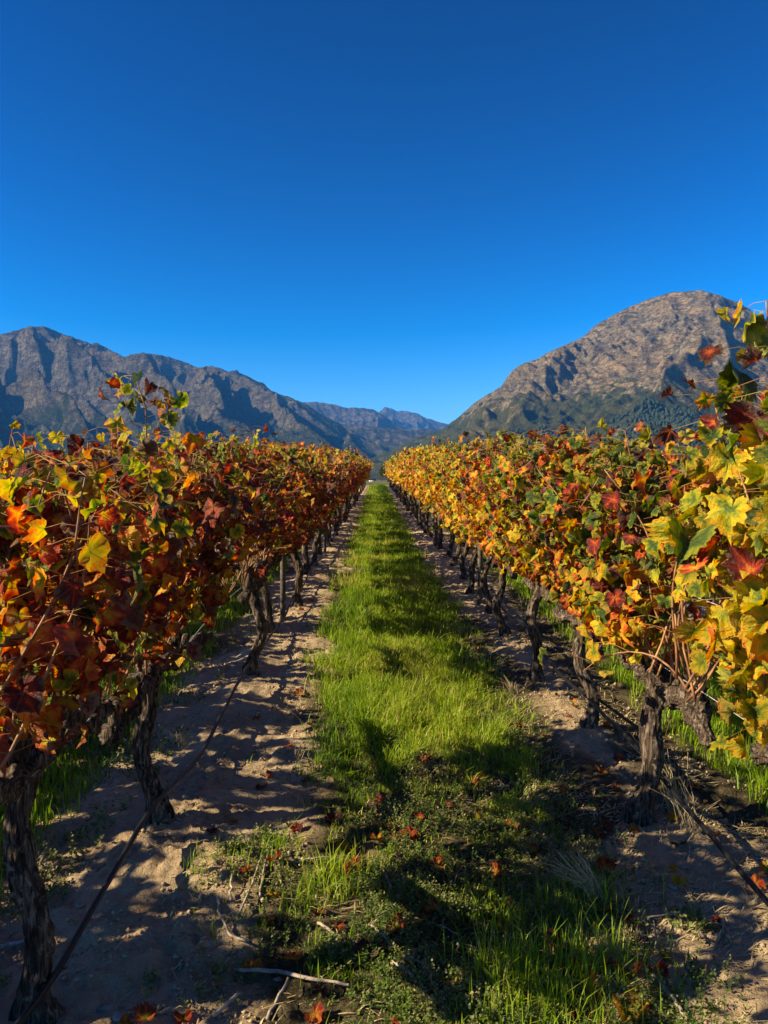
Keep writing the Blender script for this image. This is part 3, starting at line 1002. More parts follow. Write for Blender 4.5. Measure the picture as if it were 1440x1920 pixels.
def gen_leaves(rng, canes, extra=0.7, size=0.105, side=0, start=1, petiole=0.075):
    P = []; Nn = []; Tt = []; S = []; B0 = []; CI = []
    for ci, c in enumerate(canes):
        for q in range(start, len(c)):
            reps = 1 + (rng.random() < extra) + (rng.random() < extra * 0.5)
            for w in range(reps):
                s = 1 if (q + w) % 2 == 0 else -1
                if side and rng.random() < 0.15: s = side
                o = np.array([s * rng.uniform(0.5, 1.0), rng.normal(0, 0.55), 0]); o /= np.linalg.norm(o)
                ln = petiole * rng.uniform(0.6, 1.3) + (0.0 if w == 0 else rng.uniform(0.03, 0.13))
                p = c[q] + o * ln + np.array([0, 0, rng.uniform(-0.03, 0.04)])
                nr = o * rng.uniform(0.4, 1.0) + np.array([0, 0, rng.uniform(0.0, 0.8)]) + rng.normal(0, 0.50, 3)
                tp = np.array([0, 0, -1.0]) + o * rng.uniform(0, 0.5) + rng.normal(0, 0.35, 3)
                P.append(p); Nn.append(nr); Tt.append(tp); B0.append(c[q]); CI.append(ci)
                tipf = q / len(c)
                S.append(size * rng.uniform(0.55, 1.3) * (1.0 if tipf < 0.75 else 0.75))
    P = np.array(P); gen_leaves.base = np.array(B0); gen_leaves.cane = np.array(CI); return P, leaf_frames(np.array(Nn), np.array(Tt)), np.array(S)


def trunk_path(rng, h, lean=(0, 0), n=26, wob=0.038):
    z = np.linspace(-0.12, h, n)
    t = (z - z[0]) / (z[-1] - z[0])
    a, b = rng.uniform(0, 6, 2)
    x = lean[0] * t + wob * np.sin(t * 5 + a) - wob * math.sin(a) + wob * 0.5 * np.sin(t * 11 + b)
    y = lean[1] * t + wob * np.sin(t * 4 + b) - wob * math.sin(b)
    return np.stack([x, y, z], 1)


def arm_path(rng, start, dy, n=14, drop=0.0):
    t = np.linspace(0, 1, n)
    x = start[0] + 0.03 * np.sin(t * 7 + rng.uniform(0, 6)) * t
    y = start[1] + dy * t
    z = start[2] - 0.02 + 0.045 * np.sin(t * 6 + rng.uniform(0, 6)) * t - drop * t * t
    return np.stack([x, y, z], 1)


ORD = ['first', 'second', 'third', 'fourth', 'fifth', 'sixth', 'seventh', 'eighth', 'ninth', 'tenth', 'eleventh', 'twelfth', 'thirteenth', 'fourteenth', 'fifteenth', 'sixteenth', 'seventeenth', 'eighteenth', 'nineteenth', 'twentieth']
TENS = {2: 'twenty', 3: 'thirty', 4: 'forty', 5: 'fifty', 6: 'sixty'}


def ordw(n):
    if n <= 20: return ORD[n - 1]
    if n % 10 == 0: return TENS[n // 10][:-1] + 'ieth'
    return TENS[n // 10] + '-' + ORD[n % 10 - 1]


ROWNAME = {('L', 0): 'red-leaved aisle row', ('R', 0): 'golden aisle row',
           ('L', 1): 'row behind the red-leaved row', ('R', 1): 'row behind the golden row',
           ('L', 2): 'third row out on the red-leaved side', ('R', 2): 'third row out on the golden side'}


def cane_shift(keep, rng, k=1.0):
    """leaves of one shoot and of one vine turn together"""
    ci = gen_leaves.cane[keep]
    return (rng.normal(0, 0.045) + rng.normal(0, 0.055, 200)[ci % 200]) * k


def petiole_mesh(A, B, parent):
    n = len(A)
    d = B - A; L = np.linalg.norm(d, axis=1)[:, None] + 1e-6; d = d / L
    s = np.cross(d, np.array([0.3, 0.2, 0.9])); s /= np.linalg.norm(s, axis=1)[:, None] + 1e-9
    t = np.cross(d, s)
    mid = (A + B) / 2 + np.array([0, 0, 0.12]) * L
    V = []
    for P_, r_ in ((A, 0.0013), (mid, 0.0011), (B, 0.0010)):
        for k in range(3):
            a = k * 2 * math.pi / 3
            V.append(P_ + (s * math.cos(a) + t * math.sin(a)) * r_)
    V = np.stack(V, 1)
    F = []
    for k in range(3):
        for q in range(2):
            a, b, c, d_ = q * 3 + k, q * 3 + (k + 1) % 3, q * 3 + 3 + (k + 1) % 3, q * 3 + 3 + k
            F += [[a, b, c], [a, c, d_]]
    F = np.array(F)
    me = mesh_np('petioles', V.reshape(-1, 3), (F[None] + (np.arange(n) * 9)[:, None, None]).reshape(-1, 3), mats=[M_PETIOLE])
    o = obj('petioles', me, parent); o['kind'] = 'stuff'


def build_near_vine(side, x, y, idx, seed, top=1.72, hz=0.74, lean=(0, 0), trad=0.044, arms=((0.5, 0.03), (-0.5, 0.03)), n_canes=15, lsize=0.105, single=300, hero=False, look='', base_z=None, extra=0.8, yr=(-0.7, 0.7), add_canes=None, start=1, low=0.68):
    rng = np.random.default_rng(seed)
    z0 = gz(x, y)
    sgn = -1 if side == 'L' else 1
    r = obj('grapevine', None, None, (x, y, z0), label='%s vine from the camera in the %s%s' % (ordw(idx), ROWNAME[(side, 0)], look), cat='grapevine',
            group='vines of the %s' % ROWNAME[(side, 0)])
    nth = 44 if y < 5 else 26
    b = Bag()
    tp = trunk_path(rng, hz, lean, 84 if y < 5 else 44)
    zt = (tp[:, 2] + 0.12) / (hz + 0.12)
    rad = trad * (1.0 + 0.55 * np.exp(-((tp[:, 2] - 0.0) / 0.07) ** 2) + 0.35 * np.exp(-((tp[:, 2] - hz) / 0.07) ** 2) + 0.06 * np.sin(zt * 14))
    b.tube(tp, rad, nth, bark=0.42, seed=seed, twist=rng.uniform(0.2, 0.7))
    obj('trunk', b.mesh('trunk', M_BARK), r)
    head = tp[-1] - np.array([0, 0, 0.02])
    for (dy, dr) in arms:
        b = Bag()
        ap = arm_path(rng, head, dy, 46 if y < 5 else 20, dr)
        t = np.linspace(0, 1, len(ap))
        knob = np.abs(np.sin(t * rng.uniform(7, 10) + rng.uniform(0, 3))) ** 3
        rad = trad * (0.92 - 0.22 * t + 0.42 * knob)
        b.tube(ap, rad, nth - 8, bark=0.62, seed=seed + 5, twist=0.5)
        # spur stubs
        for k in range(4):
            q = int(rng.uniform(0.25, 0.97) * (len(ap) - 1)); pz = ap[q]
            dv = np.array([rng.normal(0, .35), rng.normal(0, .35), 1.0]); dv /= np.linalg.norm(dv)
            b.tube([pz, pz + dv * 0.06, pz + dv * rng.uniform(0.09, 0.14)], [0.024, 0.021, 0.017], 12, bark=0.6, seed=seed + k)
        obj('arm', b.mesh('arm', M_BARK), r)
    canes = gen_canes(rng, yr[0], yr[1], top, n_canes, base_z=(base_z or hz + 0.03))
    if add_canes: canes += [np.array(c) for c in add_canes]
    for c in canes:
        b = Bag(); rr = np.linspace(0.0052, 0.0022, len(c))
        b.tube(c, rr, 6)
        obj('cane', b.mesh('cane', M_CANE), r)
    P, Rm, S = gen_leaves(rng, canes, extra, lsize, side=-sgn, start=start)
    # keep a ragged lower edge
    gap = 0.50 * np.exp(-((P[:, 1] + y - 4.65) / 0.55) ** 2) if side == 'L' else 0.40 * np.exp(-((P[:, 1] + y - 2.85) / 0.30) ** 2)
    keep = rng.random(len(P)) < np.clip((P[:, 2] - low - gap - (0.22 if y > 3 else 0.0) * np.minimum(np.abs(P[:, 1]) / 0.68, 1.15) ** 2 - 0.16 * fbm((P[:, 1] + y) * 1.3, P[:, 1] * 0 + 3, 2, 71) + 0.02) / 0.12, 0.03, 1)
    if side == 'L' and y < 7: keep &= rng.random(len(P)) < 0.42 + 0.58 * sstep(0.80, 1.20, P[:, 2])
    P, Rm, S = P[keep], Rm[keep], S[keep]
    B0 = gen_leaves.base[keep]
    petiole_mesh(B0, P, r)
    tone = np.clip(leaf_tone(sgn, P[:, 2] / max(top / 1.85, 0.8), y, rng, hero) + cane_shift(keep, rng, 0.5 if hero else 1), 0.03, 0.98)
    br = rng.random(len(P)); ed = rng.uniform(0.1, 0.9, len(P))
    colr = np.stack([tone, br, ed], 1)
    # the leaves that show largest: those on the aisle side and nearest the camera
    wx, wy, wz = P[:, 0] + x, P[:, 1] + y, P[:, 2] + z0
    dist = np.sqrt(wx ** 2 + wy ** 2 + (wz - 1.6) ** 2)
    score = dist + 0.9 * (P[:, 0] * sgn) - 4 * S
    vis = (np.abs(wx / np.maximum(wy, 0.1)) < 0.54)
    score = score + np.where(vis, 0, 5)
    order = np.argsort(score)
    one, rest = order[:single], order[single:]
    me_list = HERO_ME if hero else NEAR_ME
    for i in one:
        o = bpy.data.objects.new('leaf', me_list[int(rng.integers(0, len(me_list)))])
        M = Matrix(((Rm[i][0][0], Rm[i][0][1], Rm[i][0][2]), (Rm[i][1][0], Rm[i][1][1], Rm[i][1][2]), (Rm[i][2][0], Rm[i][2][1], Rm[i][2][2])))
        M = M * float(S[i])
        M4 = M.to_4x4(); M4.translation = Vector(P[i])
        o.matrix_basis = M4
        o.color = (float(tone[i]), float(br[i]), float(ed[i]), 1)
        o.parent = r
        col.objects.link(o)
    if len(rest):
        me = leaf_mass('foliage', P[rest], Rm[rest], S[rest], colr[rest], T_NEAR if y < 7 else T_MID, M_LEAF, seed)
        o = obj('foliage', me, r); o['kind'] = 'stuff'
    # petioles of this vine, joined
    return r


def far_protos(side, n, templates, mat, n_canes, lsize, top, seed, yw, nth, nz):
    out = []
    for k in range(n):
        rng = np.random.default_rng(seed + k)
        b = Bag()
        hz = 0.74 + rng.uniform(-0.04, 0.04)
        tp = trunk_path(rng, hz, (rng.normal(0, .03), rng.normal(0, .05)), nz)
        rad = 0.044 * (1 + 0.5 * np.exp(-(tp[:, 2] / 0.08) ** 2) + 0.3 * np.exp(-((tp[:, 2] - hz) / 0.08) ** 2)) * rng.uniform(0.85, 1.15)
        b.tube(tp, rad, nth, bark=0.4, seed=seed + k, twist=0.4)
        tm = b.mesh('trunk', M_BARK)
        ams = []
        for dy in (0.5, -0.5):
            b = Bag()
            ap = arm_path(rng, tp[-1] - [0, 0, .02], dy * rng.uniform(0.8, 1.15), max(6, nz // 2), 0.02)
            b.tube(ap, 0.034 * (1 + 0.3 * np.abs(np.sin(np.linspace(0, 9, len(ap))))), nth, bark=0.5, seed=seed + 5)
            ams.append(b.mesh('arm', M_BARK))
        canes = gen_canes(rng, -0.72, 0.72, top, n_canes, base_z=hz + 0.03)
        b = Bag()
        for c in canes: b.tube(c[::3] if len(c) > 6 else c, 0.0045, 4, cap=False)
        cm = b.mesh('canes', M_CANE)
        P, Rm, S = gen_leaves(rng, canes, 0.75, lsize)
        keep = rng.random(len(P)) < np.clip((P[:, 2] - 0.60 - 0.42 * np.minimum(np.abs(P[:, 1]) / 0.68, 1.15) ** 2 - 0.22 * fbm(P[:, 1] * 1.5 + k * 7, P[:, 1] * 0 + k, 2, 72)) / 0.12, 0.03, 1)
        P, Rm, S = P[keep], Rm[keep], S[keep]
        tone = np.clip(leaf_tone(-1 if side == 'L' else 1, P[:, 2], yw, rng) + cane_shift(keep, rng), 0.03, 0.98)
        colr = np.stack([tone, rng.random(len(P)), rng.uniform(0.1, 0.9, len(P))], 1)
        fm = leaf_mass('foliage', P, Rm, S, colr, templates, mat, seed + k)
        out.append((tm, ams, cm, fm))
    return out


def place_vine(proto, x, y, idx, side, row, zscale, mirror, label_extra=''):
    z = gz(x, y)
    r = obj('grapevine', None, None, (x, y, z), label='%s vine from the camera in the %s' % (ordw(idx), ROWNAME[(side, row)]), cat='grapevine',
            group='vines of the %s' % ROWNAME[(side, row)])
    r.rotation_euler = (0, 0, math.pi if mirror else 0)
    r.scale = (1, 1, zscale)
    tm, ams, cm, fm = proto
    obj('trunk', tm, r)
    if y < 24:
        for a in ams: obj('arm', a, r)
        obj('canes', cm, r)
    f = obj('foliage', fm, r); f['kind'] = 'stuff'
    return r


# --- red row, nearest vines
def shoot(x0, y0, z0, pts):
    """a bespoke cane through local points"""
    P = np.array([[x0, y0, z0]] + pts, float)
    t = np.linspace(0, len(P) - 1, len(P) * 4)
    return np.stack([np.interp(t, range(len(P)), P[:, k]) for k in range(3)], 1)


build_near_vine('L', -0.99, 2.20, 1, 11, top=1.62, hz=0.80, lean=(0.02, 0.06), trad=0.037, n_canes=23, lsize=0.082, extra=1.0, look=', beside the frame edge', arms=((0.5, 0.05), (-0.45, 0.0)), yr=(-0.36, 0.75))
build_near_vine('L', -0.98, 3.34, 2, 12, top=1.64, hz=0.68, lean=(0.02, 0.02), trad=0.036, n_canes=30, lsize=0.080, extra=1.0, look=', thick black arm reaching forward', arms=((1.12, 0.10), (-0.45, 0.12)), yr=(-0.75, 0.8),
                add_canes=[shoot(0, -0.05, 1.3, [[0.02, -0.1, 1.6], [0.03, -0.14, 1.8], [-0.01, -0.15, 1.93]])])
build_near_vine('L', -0.97, 5.95, 3, 14, top=1.76, hz=0.74, trad=0.037, n_canes=40, lsize=0.078, look=', long bare shoots', yr=(-1.25, 0.75), single=260, start=5)
LY = [7.5, 8.85, 10.2]
for k, yy in enumerate(LY):
    build_near_vine('L', -0.98 + 0.03 * ((k % 2) * 2 - 1), yy, 4 + k, 30 + k, top=1.78 + 0.03 * k, hz=0.74, trad=0.036, n_canes=30, lsize=0.080, single=150 - 30 * k, extra=1.0)

# --- golden row
build_near_vine('R', 1.36, 2.25, 1, 51, top=1.88, hz=0.66, trad=0.042, n_canes=26, lsize=0.104, hero=True, look=', with very large leaves', arms=((0.52, 0.02), (-0.5, 0.0)), yr=(-0.6, 0.14), low=0.60,
                add_canes=[shoot(0, 0.05, 0.9, [[-0.12, 0.02, 1.3], [-0.17, 0.02, 1.7], [-0.19, 0.04, 1.92], [-0.20, 0.05, 2.08]]),
                           shoot(0, 0.2, 0.8, [[-0.15, 0.28, 1.2], [-0.18, 0.32, 1.55], [-0.16, 0.26, 1.85]]),
                           shoot(0, 0.0, 0.8, [[-0.22, -0.12, 1.1], [-0.25, -0.16, 1.5], [-0.22, -0.16, 1.9]]),
                           shoot(0, 0.0, 1.3, [[-0.24, -0.1, 1.3], [-0.27, -0.12, 1.1], [-0.27, -0.14, 0.85]])])
build_near_vine('R', 1.22, 3.42, 2, 52, top=1.66, hz=0.68, lean=(0.0, 0.0), trad=0.043, n_canes=32, lsize=0.084, extra=1.0, look=', twisted pale trunk', arms=((0.42, 0.02), (-0.62, 0.10)))
build_near_vine('R', 1.27, 4.60, 3, 53, top=1.70, hz=0.66, lean=(0.03, 0.1), trad=0.035, n_canes=32, lsize=0.082, extra=1.0, look=', leaning splintered trunk')
build_near_vine('R', 1.22, 5.75, 4, 54, top=1.76, hz=0.74, lean=(0.06, 0.0), trad=0.036, n_canes=32, lsize=0.082, extra=1.0, single=260, look=', dark slender trunk')
RY = [7.2, 8.5, 9.8, 11.1]
for k, yy in enumerate(RY):
    build_near_vine('R', 1.26 + 0.03 * ((k % 2) * 2 - 1), yy, 5 + k, 60 + k, top=1.80 + 0.03 * k, hz=0.74, trad=0.036, n_canes=30, lsize=0.081, single=170 - 30 * k, extra=1.0)
print('near vines', time.time() - T0, len(bpy.data.objects))

PL1 = far_protos('L', 6, T_MID, M_LEAF_FAR, 30, 0.084, 1.82, 1000, 9, 12, 16)
PR1 = far_protos('R', 6, T_MID, M_LEAF_FAR, 30, 0.084, 1.84, 1100, 9, 12, 16)
PL2 = far_protos('L', 5, T_FAR, M_LEAF_FAR, 20, 0.12, 1.84, 1200, 20, 7, 8)
PR2 = far_protos('R', 5, T_FAR, M_LEAF_FAR, 20, 0.12, 1.84, 1300, 20, 7, 8)
# the rows behind have turned greener and yellower on both sides
PS = far_protos('R', 6, T_MID, M_LEAF_FAR, 24, 0.108, 1.68, 1400, 5, 12, 16)
rr_ = random.Random(5)


def fill_row(side, row, x, ystart, yend, idx0, near, far, switch, s0, s1, step=1.35):
    y = ystart; i = idx0; last = -1
    while y < yend:
        pool = near if y < switch else far
        k = rr_.randrange(len(pool))
        if k == last: k = (k + 1) % len(pool)
        last = k
        sc_ = s0 + (s1 - s0) * float(sstep(3, 24, y)) + rr_.uniform(-0.05, 0.05)
        if side == 'L' and row == 1 and y < 5.0: sc_ += 0.12  # unseen near vines stretched taller so they shade the aisle foreground
        place_vine(pool[k], x + rr_.uniform(-0.05, 0.05), y + rr_.uniform(-0.08, 0.08), i, side, row, sc_, rr_.random() < 0.5)
        y += step; i += 1


fill_row('L', 0, ROWS_L[0], 11.55, 71, 7, PL1, PL2, 24, 0.98, 1.09)
fill_row('R', 0, ROWS_R[0], 12.4, 71, 9, PR1, PR2, 24, 1.0, 1.15)
fill_row('L', 1, ROWS_L[1], -0.9, 46, 1, PS, PL2, 18, 0.96, 1.08)
fill_row('R', 1, ROWS_R[1], 2.2, 46, 1, PS, PR2, 18, 0.96, 1.1)
fill_row('L', 2, ROWS_L[2], 3.0, 40, 1, PS, PR2, 15, 0.98, 1.08)
fill_row('R', 2, ROWS_R[2], 5.0, 40, 1, PS, PR2, 15, 0.98, 1.08)
print('vines', time.time() - T0, len(bpy.data.objects))


# ------------------------------------------------------------------ trellis: posts, wires, drip hoses
def long_tube(name, x, y0, y1, zf, r, mat, label, cat, group, n=6, xf=None, step=0.3):
    ys = np.arange(y0, y1, step)
    ys = np.where(ys > 12, 12 + (ys - 12) * 1.0, ys)
    xs = x + (xf(ys) if xf else 0 * ys)
    zs = ground_z(xs * 0 + x, ys, False) + zf(ys)
    b = Bag(); b.tube(np.stack([xs, ys, zs], 1), r, n)
    obj(name, b.mesh(name, mat), label=label, cat=cat, group=group)


long_tube('drip_hose', -0.94, 0.6, 70, lambda y: 0.12 + 0.008 * np.sin(y * 2.3 + 1.0), 0.0105, M_HOSE, 'black drip irrigation hose strung low along the red-leaved row', 'hose', 'drip hoses', 8, lambda y: 0.008 * np.sin(y * 1.9), 0.15)
long_tube('drip_hose', 1.30, 0.6, 70, lambda y: 0.17 + 0.012 * np.sin(y * 2.1), 0.0105, M_HOSE, 'black drip irrigation hose strung low along the golden row', 'hose', 'drip hoses', 8, lambda y: 0.010 * np.sin(y * 1.7 + 1), 0.15)
for xr, nm in ((-0.99, 'red-leaved row'), (1.27, 'golden row')):
    for zz, w in ((0.72, 'lowest'), (1.08, 'middle'), (1.44, 'topmost')):
        long_tube('trellis_wire', xr, 0.4, 70, lambda y: zz + 0.01 * np.sin(y * 1.1), 0.0018, M_WIRE, '%s steel trellis wire of the %s' % (w, nm), 'wire', 'trellis wires', 5, None, 0.6)
for s_, xr, nm, ys in (('R', 1.24, 'golden row', [9.15, 15.9, 22.6, 29.4, 36.1, 42.8]), ('L', -1.0, 'red-leaved row', [8.2, 15.0, 21.7, 28.5, 35.2, 42.0])):
    for k, yy in enumerate(ys):
        b = Bag(); rng = np.random.default_rng(k)
        b.tube([[0, 0, -0.2], [0.005, 0, 0.6], [0.0, 0.01, 1.2], [0.01, 0, 1.78]], [0.030, 0.029, 0.028, 0.027], 12, bark=0.12, seed=k)
        o = obj('trellis_post', b.mesh('trellis_post', M_POST), None, (xr, yy, gz(xr, yy)), label='%s thin wooden trellis post from the camera in the %s' % (ordw(k + 1), nm), cat='post', group='trellis posts')


# ------------------------------------------------------------------ grass, weeds
def strip_mask(x, y):
    """how grassy the ground is, 0..1"""
    n = fbm(x * 1.6, y * 0.9, 3, 301)
    c = 0.16; 
    wl = 0.56 + 0.34 * n - 0.04 * (1 - sstep(3, 6, y)) + 0.12 * sstep(6, 10, y)
    wr = 0.66 + 0.26 * n + 0.06 * sstep(6, 10, y) - 0.10 * (1 - sstep(2.4, 4.5, y))
    m = np.where(x < c, 1 - sstep(wl - 0.34, wl + 0.22, c - x), 1 - sstep(wr - 0.22, wr + 0.14, x - c))
    return m


def blades(name, X, Y, H, W, tone, label, lean=0.35, mat=M_GRASS, seed=0):
    rng = np.random.default_rng(seed)
    n = len(X)
    Z = ground_z(X, Y) - 0.005
    a = rng.uniform(0, 2 * np.pi, n)
    dx, dy = np.cos(a), np.sin(a)
    fa = a + rng.uniform(0.8, 2.3, n)
    wx, wy = np.cos(fa) * W / 2, np.sin(fa) * W / 2
    ln = np.abs(rng.normal(0, lean, n)) * H
    V = np.zeros((n, 5, 3))
    V[:, 0] = np.stack([X - wx, Y - wy, Z], 1); V[:, 1] = np.stack([X + wx, Y + wy, Z], 1)
    mx, my = X + dx * ln * 0.35, Y + dy * ln * 0.35
    V[:, 2] = np.stack([mx + wx * .75, my + wy * .75, Z + H * .58], 1); V[:, 3] = np.stack([mx - wx * .75, my - wy * .75, Z + H * .58], 1)
    V[:, 4] = np.stack([X + dx * ln, Y + dy * ln, Z + H * (1 - 0.15 * np.minimum(ln / np.maximum(H, 1e-4), 1))], 1)
    F = np.array([[0, 1, 2], [0, 2, 3], [3, 2, 4]])
    FF = (F[None] + (np.arange(n) * 5)[:, None, None]).reshape(-1, 3)
    me = mesh_np(name, V.reshape(-1, 3), FF, attrs={'tone': np.repeat(tone, 5)}, mats=[mat])
    return obj(name, me, kind='stuff', label=label)


def scatter(n, x0, x1, y0, y1, power, rng):
    """denser towards the camera"""
    u = rng.random(n)
    if power == 1: Y = y0 * (y1 / y0) ** u
    else:
        p = 1 - power
        Y = (y0 ** p + u * (y1 ** p - y0 ** p)) ** (1 / p)
    return rng.uniform(x0, x1, n), Y


rng = np.random.default_rng(77)
X, Y = scatter(330000, -0.75, 1.15, 1.5, 74, 1.5, rng)
tuft = fbm(X * 5, Y * 4, 3, 310)
lush = sstep(3.6, 5.0, Y) * (1 - sstep(0.55, 1.0, np.abs(X - 0.12)))
lush = np.maximum(lush, sstep(0.2, 0.5, fbm(X * 1.8 + 4, Y * 1.5, 2, 320)) * 0.6)
keep = rng.random(len(X)) < np.maximum(strip_mask(X, Y), 0.28 * (X > 0.5) * (Y < 9) * (1 - sstep(0.95, 1.12, X))) * np.clip(0.16 + 0.84 * lush + 0.6 * tuft, 0.06, 1) * (0.40 + 0.60 * sstep(3.2, 4.4, Y))
X, Y, tuft, lush = X[keep], Y[keep], tuft[keep], lush[keep]
H = (0.026 + 0.050 * lush) * np.exp(rng.normal(0, 0.35, len(X))) * (1 + 0.6 * tuft)
H = np.clip(H, 0.012, 0.19) * (1 + 0.4 * sstep(20, 60, Y))
W = np.clip(0.0022 + 0.0011 * np.sqrt(Y) + 0.00025 * Y, 0.003, 0.03)
tone = np.clip(0.60 + 0.18 * rng.normal(0, 1, len(X)) + 0.4 * fbm(X * 1.2, Y * 0.7, 2, 330), 0, 0.93)
tone = np.where(rng.random(len(X)) < 0.04, 1.0, tone)
blades('grass', X, Y, H, W, tone, 'bright green grass growing down the middle of the aisle', 0.75)
print('grass blades', len(X))
# tall tufts near the camera, front right
cx = []; cy_ = []
for (px, py, n, s) in ((1060, 1850, 260, .10), (1010, 1905, 260, .10), (960, 1840, 140, .06), (1100, 1700, 160, .08), (940, 1740, 130, .07), (860, 1280, 260, .12), (760, 1330, 300, .14), (700, 1300, 300, .13), (650, 1240, 200, .12), (920, 1830, 90, .05), (1130, 1800, 120, .06)):
    gx, gy = at(px, py); cx.append(gx + rng.normal(0, s, n)); cy_.append(gy + rng.normal(0, s, n))
X = np.concatenate(cx); Y = np.concatenate(cy_)
blades('grass', X, Y, rng.uniform(0.06, 0.16, len(X)), 0.0042 + 0 * X, np.clip(rng.normal(0.6, 0.2, len(X)), 0, 0.95), 'taller tufts of grass standing out of the aisle', 0.55, seed=3)

# grass between the other rows
for (a, b_, lab, nn, sd) in ((-2.95, -1.35, 'green grass between the red-leaved row and the next', 70000, 5), (1.75, 3.15, 'green grass between the golden row and the next', 70000, 6), (-5.3, -3.7, 'grass two aisles out on the red-leaved side', 16000, 7), (4.0, 5.5, 'grass two aisles out on the golden side', 16000, 8)):
    X, Y = scatter(nn, a, b_, 1.8, 50, 1.4, rng)
    nz_ = fbm(X * 1.4, Y, 3, 340 + sd)
    mid = (a + b_) / 2; hw = (b_ - a) / 2
    keep = rng.random(nn) < (1 - sstep(0.6, 1.0, np.abs(X - mid) / hw)) * np.clip(0.75 + nz_, 0.1, 1)
    X, Y = X[keep], Y[keep]
    blades('grass', X, Y, np.clip(0.075 * np.exp(rng.normal(0, 0.35, len(X))), 0.02, 0.2), np.clip(0.004 + 0.0006 * Y, 0.004, 0.02), np.clip(rng.normal(0.5, 0.2, len(X)), 0, 0.97), lab, 0.5, seed=sd)


def sprigs(name, X, Y, Hs, tone, label, seed, mat=M_WEED, leafw=0.006):
    """low weeds: thin wandering stems with small paired leaves"""
    rng = np.random.default_rng(seed)
    n = len(X)
    Z = ground_z(X, Y)
    a = rng.uniform(0, 2 * np.pi, n)
    lean = rng.uniform(0.1, 1.3, n)
    d = np.stack([np.cos(a) * lean, np.sin(a) * lean, np.ones(n)], 1); d /= np.linalg.norm(d, axis=1)[:, None]
    base = np.stack([X, Y, Z], 1)
    NL = 9
    Vs = []; Fs = []; off = 0
    # stem as thin triangle
    sd_ = np.stack([-np.sin(a), np.cos(a), 0 * a], 1) * 0.0011
    V = np.stack([base - sd_, base + sd_, base + d * Hs[:, None]], 1)
    Vs.append(V.reshape(-1, 3)); Fs.append(np.arange(n * 3).reshape(-1, 3)); off = n * 3
    tones = [np.repeat(tone * 0.8, 3)]
    for k in range(NL):
        f = 0.18 + 0.82 * k / (NL - 1)
        p = base + d * (Hs * f)[:, None]
        b = a + k * 2.4 + rng.normal(0, .4, n)
        o = np.stack([np.cos(b), np.sin(b), rng.uniform(0.1, 0.9, n)], 1)
        s = np.stack([-np.sin(b), np.cos(b), rng.normal(0, 0.3, n)], 1)
        L = (leafw * rng.uniform(1.2, 2.4, n) * (1.15 - 0.5 * f))[:, None]; W_ = L * 0.42
        V = np.stack([p, p + o * L * .5 + s * W_, p + o * L, p + o * L * .5 - s * W_], 1)
        Vs.append(V.reshape(-1, 3))
        q = np.arange(n)[:, None] * 4 + off
        Fs.append(np.vstack([q + [0, 1, 2], q + [0, 2, 3]]))
        off += n * 4
        tones.append(np.repeat(np.clip(tone + rng.normal(0, .08, n), 0, 1), 4))
    me = mesh_np(name, np.vstack(Vs), np.vstack(Fs), attrs={'tone': np.concatenate(tones)}, mats=[mat])
    return obj(name, me, kind='stuff', label=label)


X, Y = scatter(42000, -0.7, 1.25, 1.55, 12, 1.55, rng)
nz_ = fbm(X * 2.2, Y * 1.8, 3, 401)
xm = strip_mask(X - 0.06, Y)
wm = np.clip(np.maximum(xm, (1 - sstep(0.75, 1.15, X)) * (X > 0)), 0, 1)
keep = (rng.random(len(X)) < wm * np.clip(0.55 + 1.5 * nz_, 0, 1))
X, Y, nz_ = X[keep], Y[keep], nz_[keep]
sprigs('weeds', X, Y, rng.uniform(0.02, 0.075, len(X)), np.clip(0.55 + 0.5 * nz_ + 0.15 * rng.normal(0, 1, len(X)), 0, 0.97), 'low spreading weeds with tiny leaves along the aisle', 9)
print('sprigs', len(X))
X, Y = scatter(5000, -2.6, -1.15, 2.0, 9, 1.3, rng)
keep = fbm(X * 1.5, Y * 1.5, 2, 411) > -0.05
sprigs('weeds', X[keep], Y[keep], rng.uniform(0.03, 0.11, keep.sum()), rng.uniform(0.4, 0.9, keep.sum()), 'light green weeds on the far side of the red-leaved row', 10, leafw=0.009)
# sparse weeds on the sand
X = []; Y = []
for (px, py, n) in ((1290, 1735, 22), (1300, 1745, 16), (420, 1830, 14), (280, 1850, 10), (440, 1600, 50), (500, 1580, 50), (370, 1860, 8), (620, 1790, 60), (640, 1800, 60), (1180, 1740, 12), (210, 1400, 60), (260, 1385, 60), (250, 1330, 80)):
    gx, gy = at(px, py); X += list(gx + rng.normal(0, .03, n)); Y += list(gy + rng.normal(0, .03, n))
X = np.array(X); Y = np.array(Y)
sprigs('weeds', X, Y, rng.uniform(0.02, 0.07, len(X)), rng.uniform(0.5, 0.95, len(X)), 'scattered green seedlings on the bare sand', 12, leafw=0.008)

# straw litter lying flat
X, Y = scatter(15000, -0.8, 1.75, 1.6, 12, 1.5, rng)
dens = np.where(X > 0.5, 1.3, np.where(X < -0.35, 0.12, 0.35)) * np.clip(0.5 + fbm(X * 2, Y * 2, 2, 421) * 1.5, 0, 1)
keep = rng.random(len(X)) < dens
X, Y = X[keep], Y[keep]
n = len(X)
a = rng.normal(0.2, 0.9, n); L = rng.uniform(0.02, 0.11, n)
p0 = np.stack([X, Y, ground_z(X, Y) + 0.004], 1)
x1, y1 = X + np.cos(a) * L, Y + np.sin(a) * L
p1 = np.stack([x1, y1, ground_z(x1, y1) + rng.uniform(0.003, 0.02, n)], 1)
w = 0.0013 + 0.0004 * np.sqrt(Y)
s_ = np.stack([-np.sin(a) * w, np.cos(a) * w, 0 * a], 1)
pm = (p0 + p1) / 2 + np.stack([0 * a, 0 * a, rng.uniform(0.001, 0.008, n)], 1)
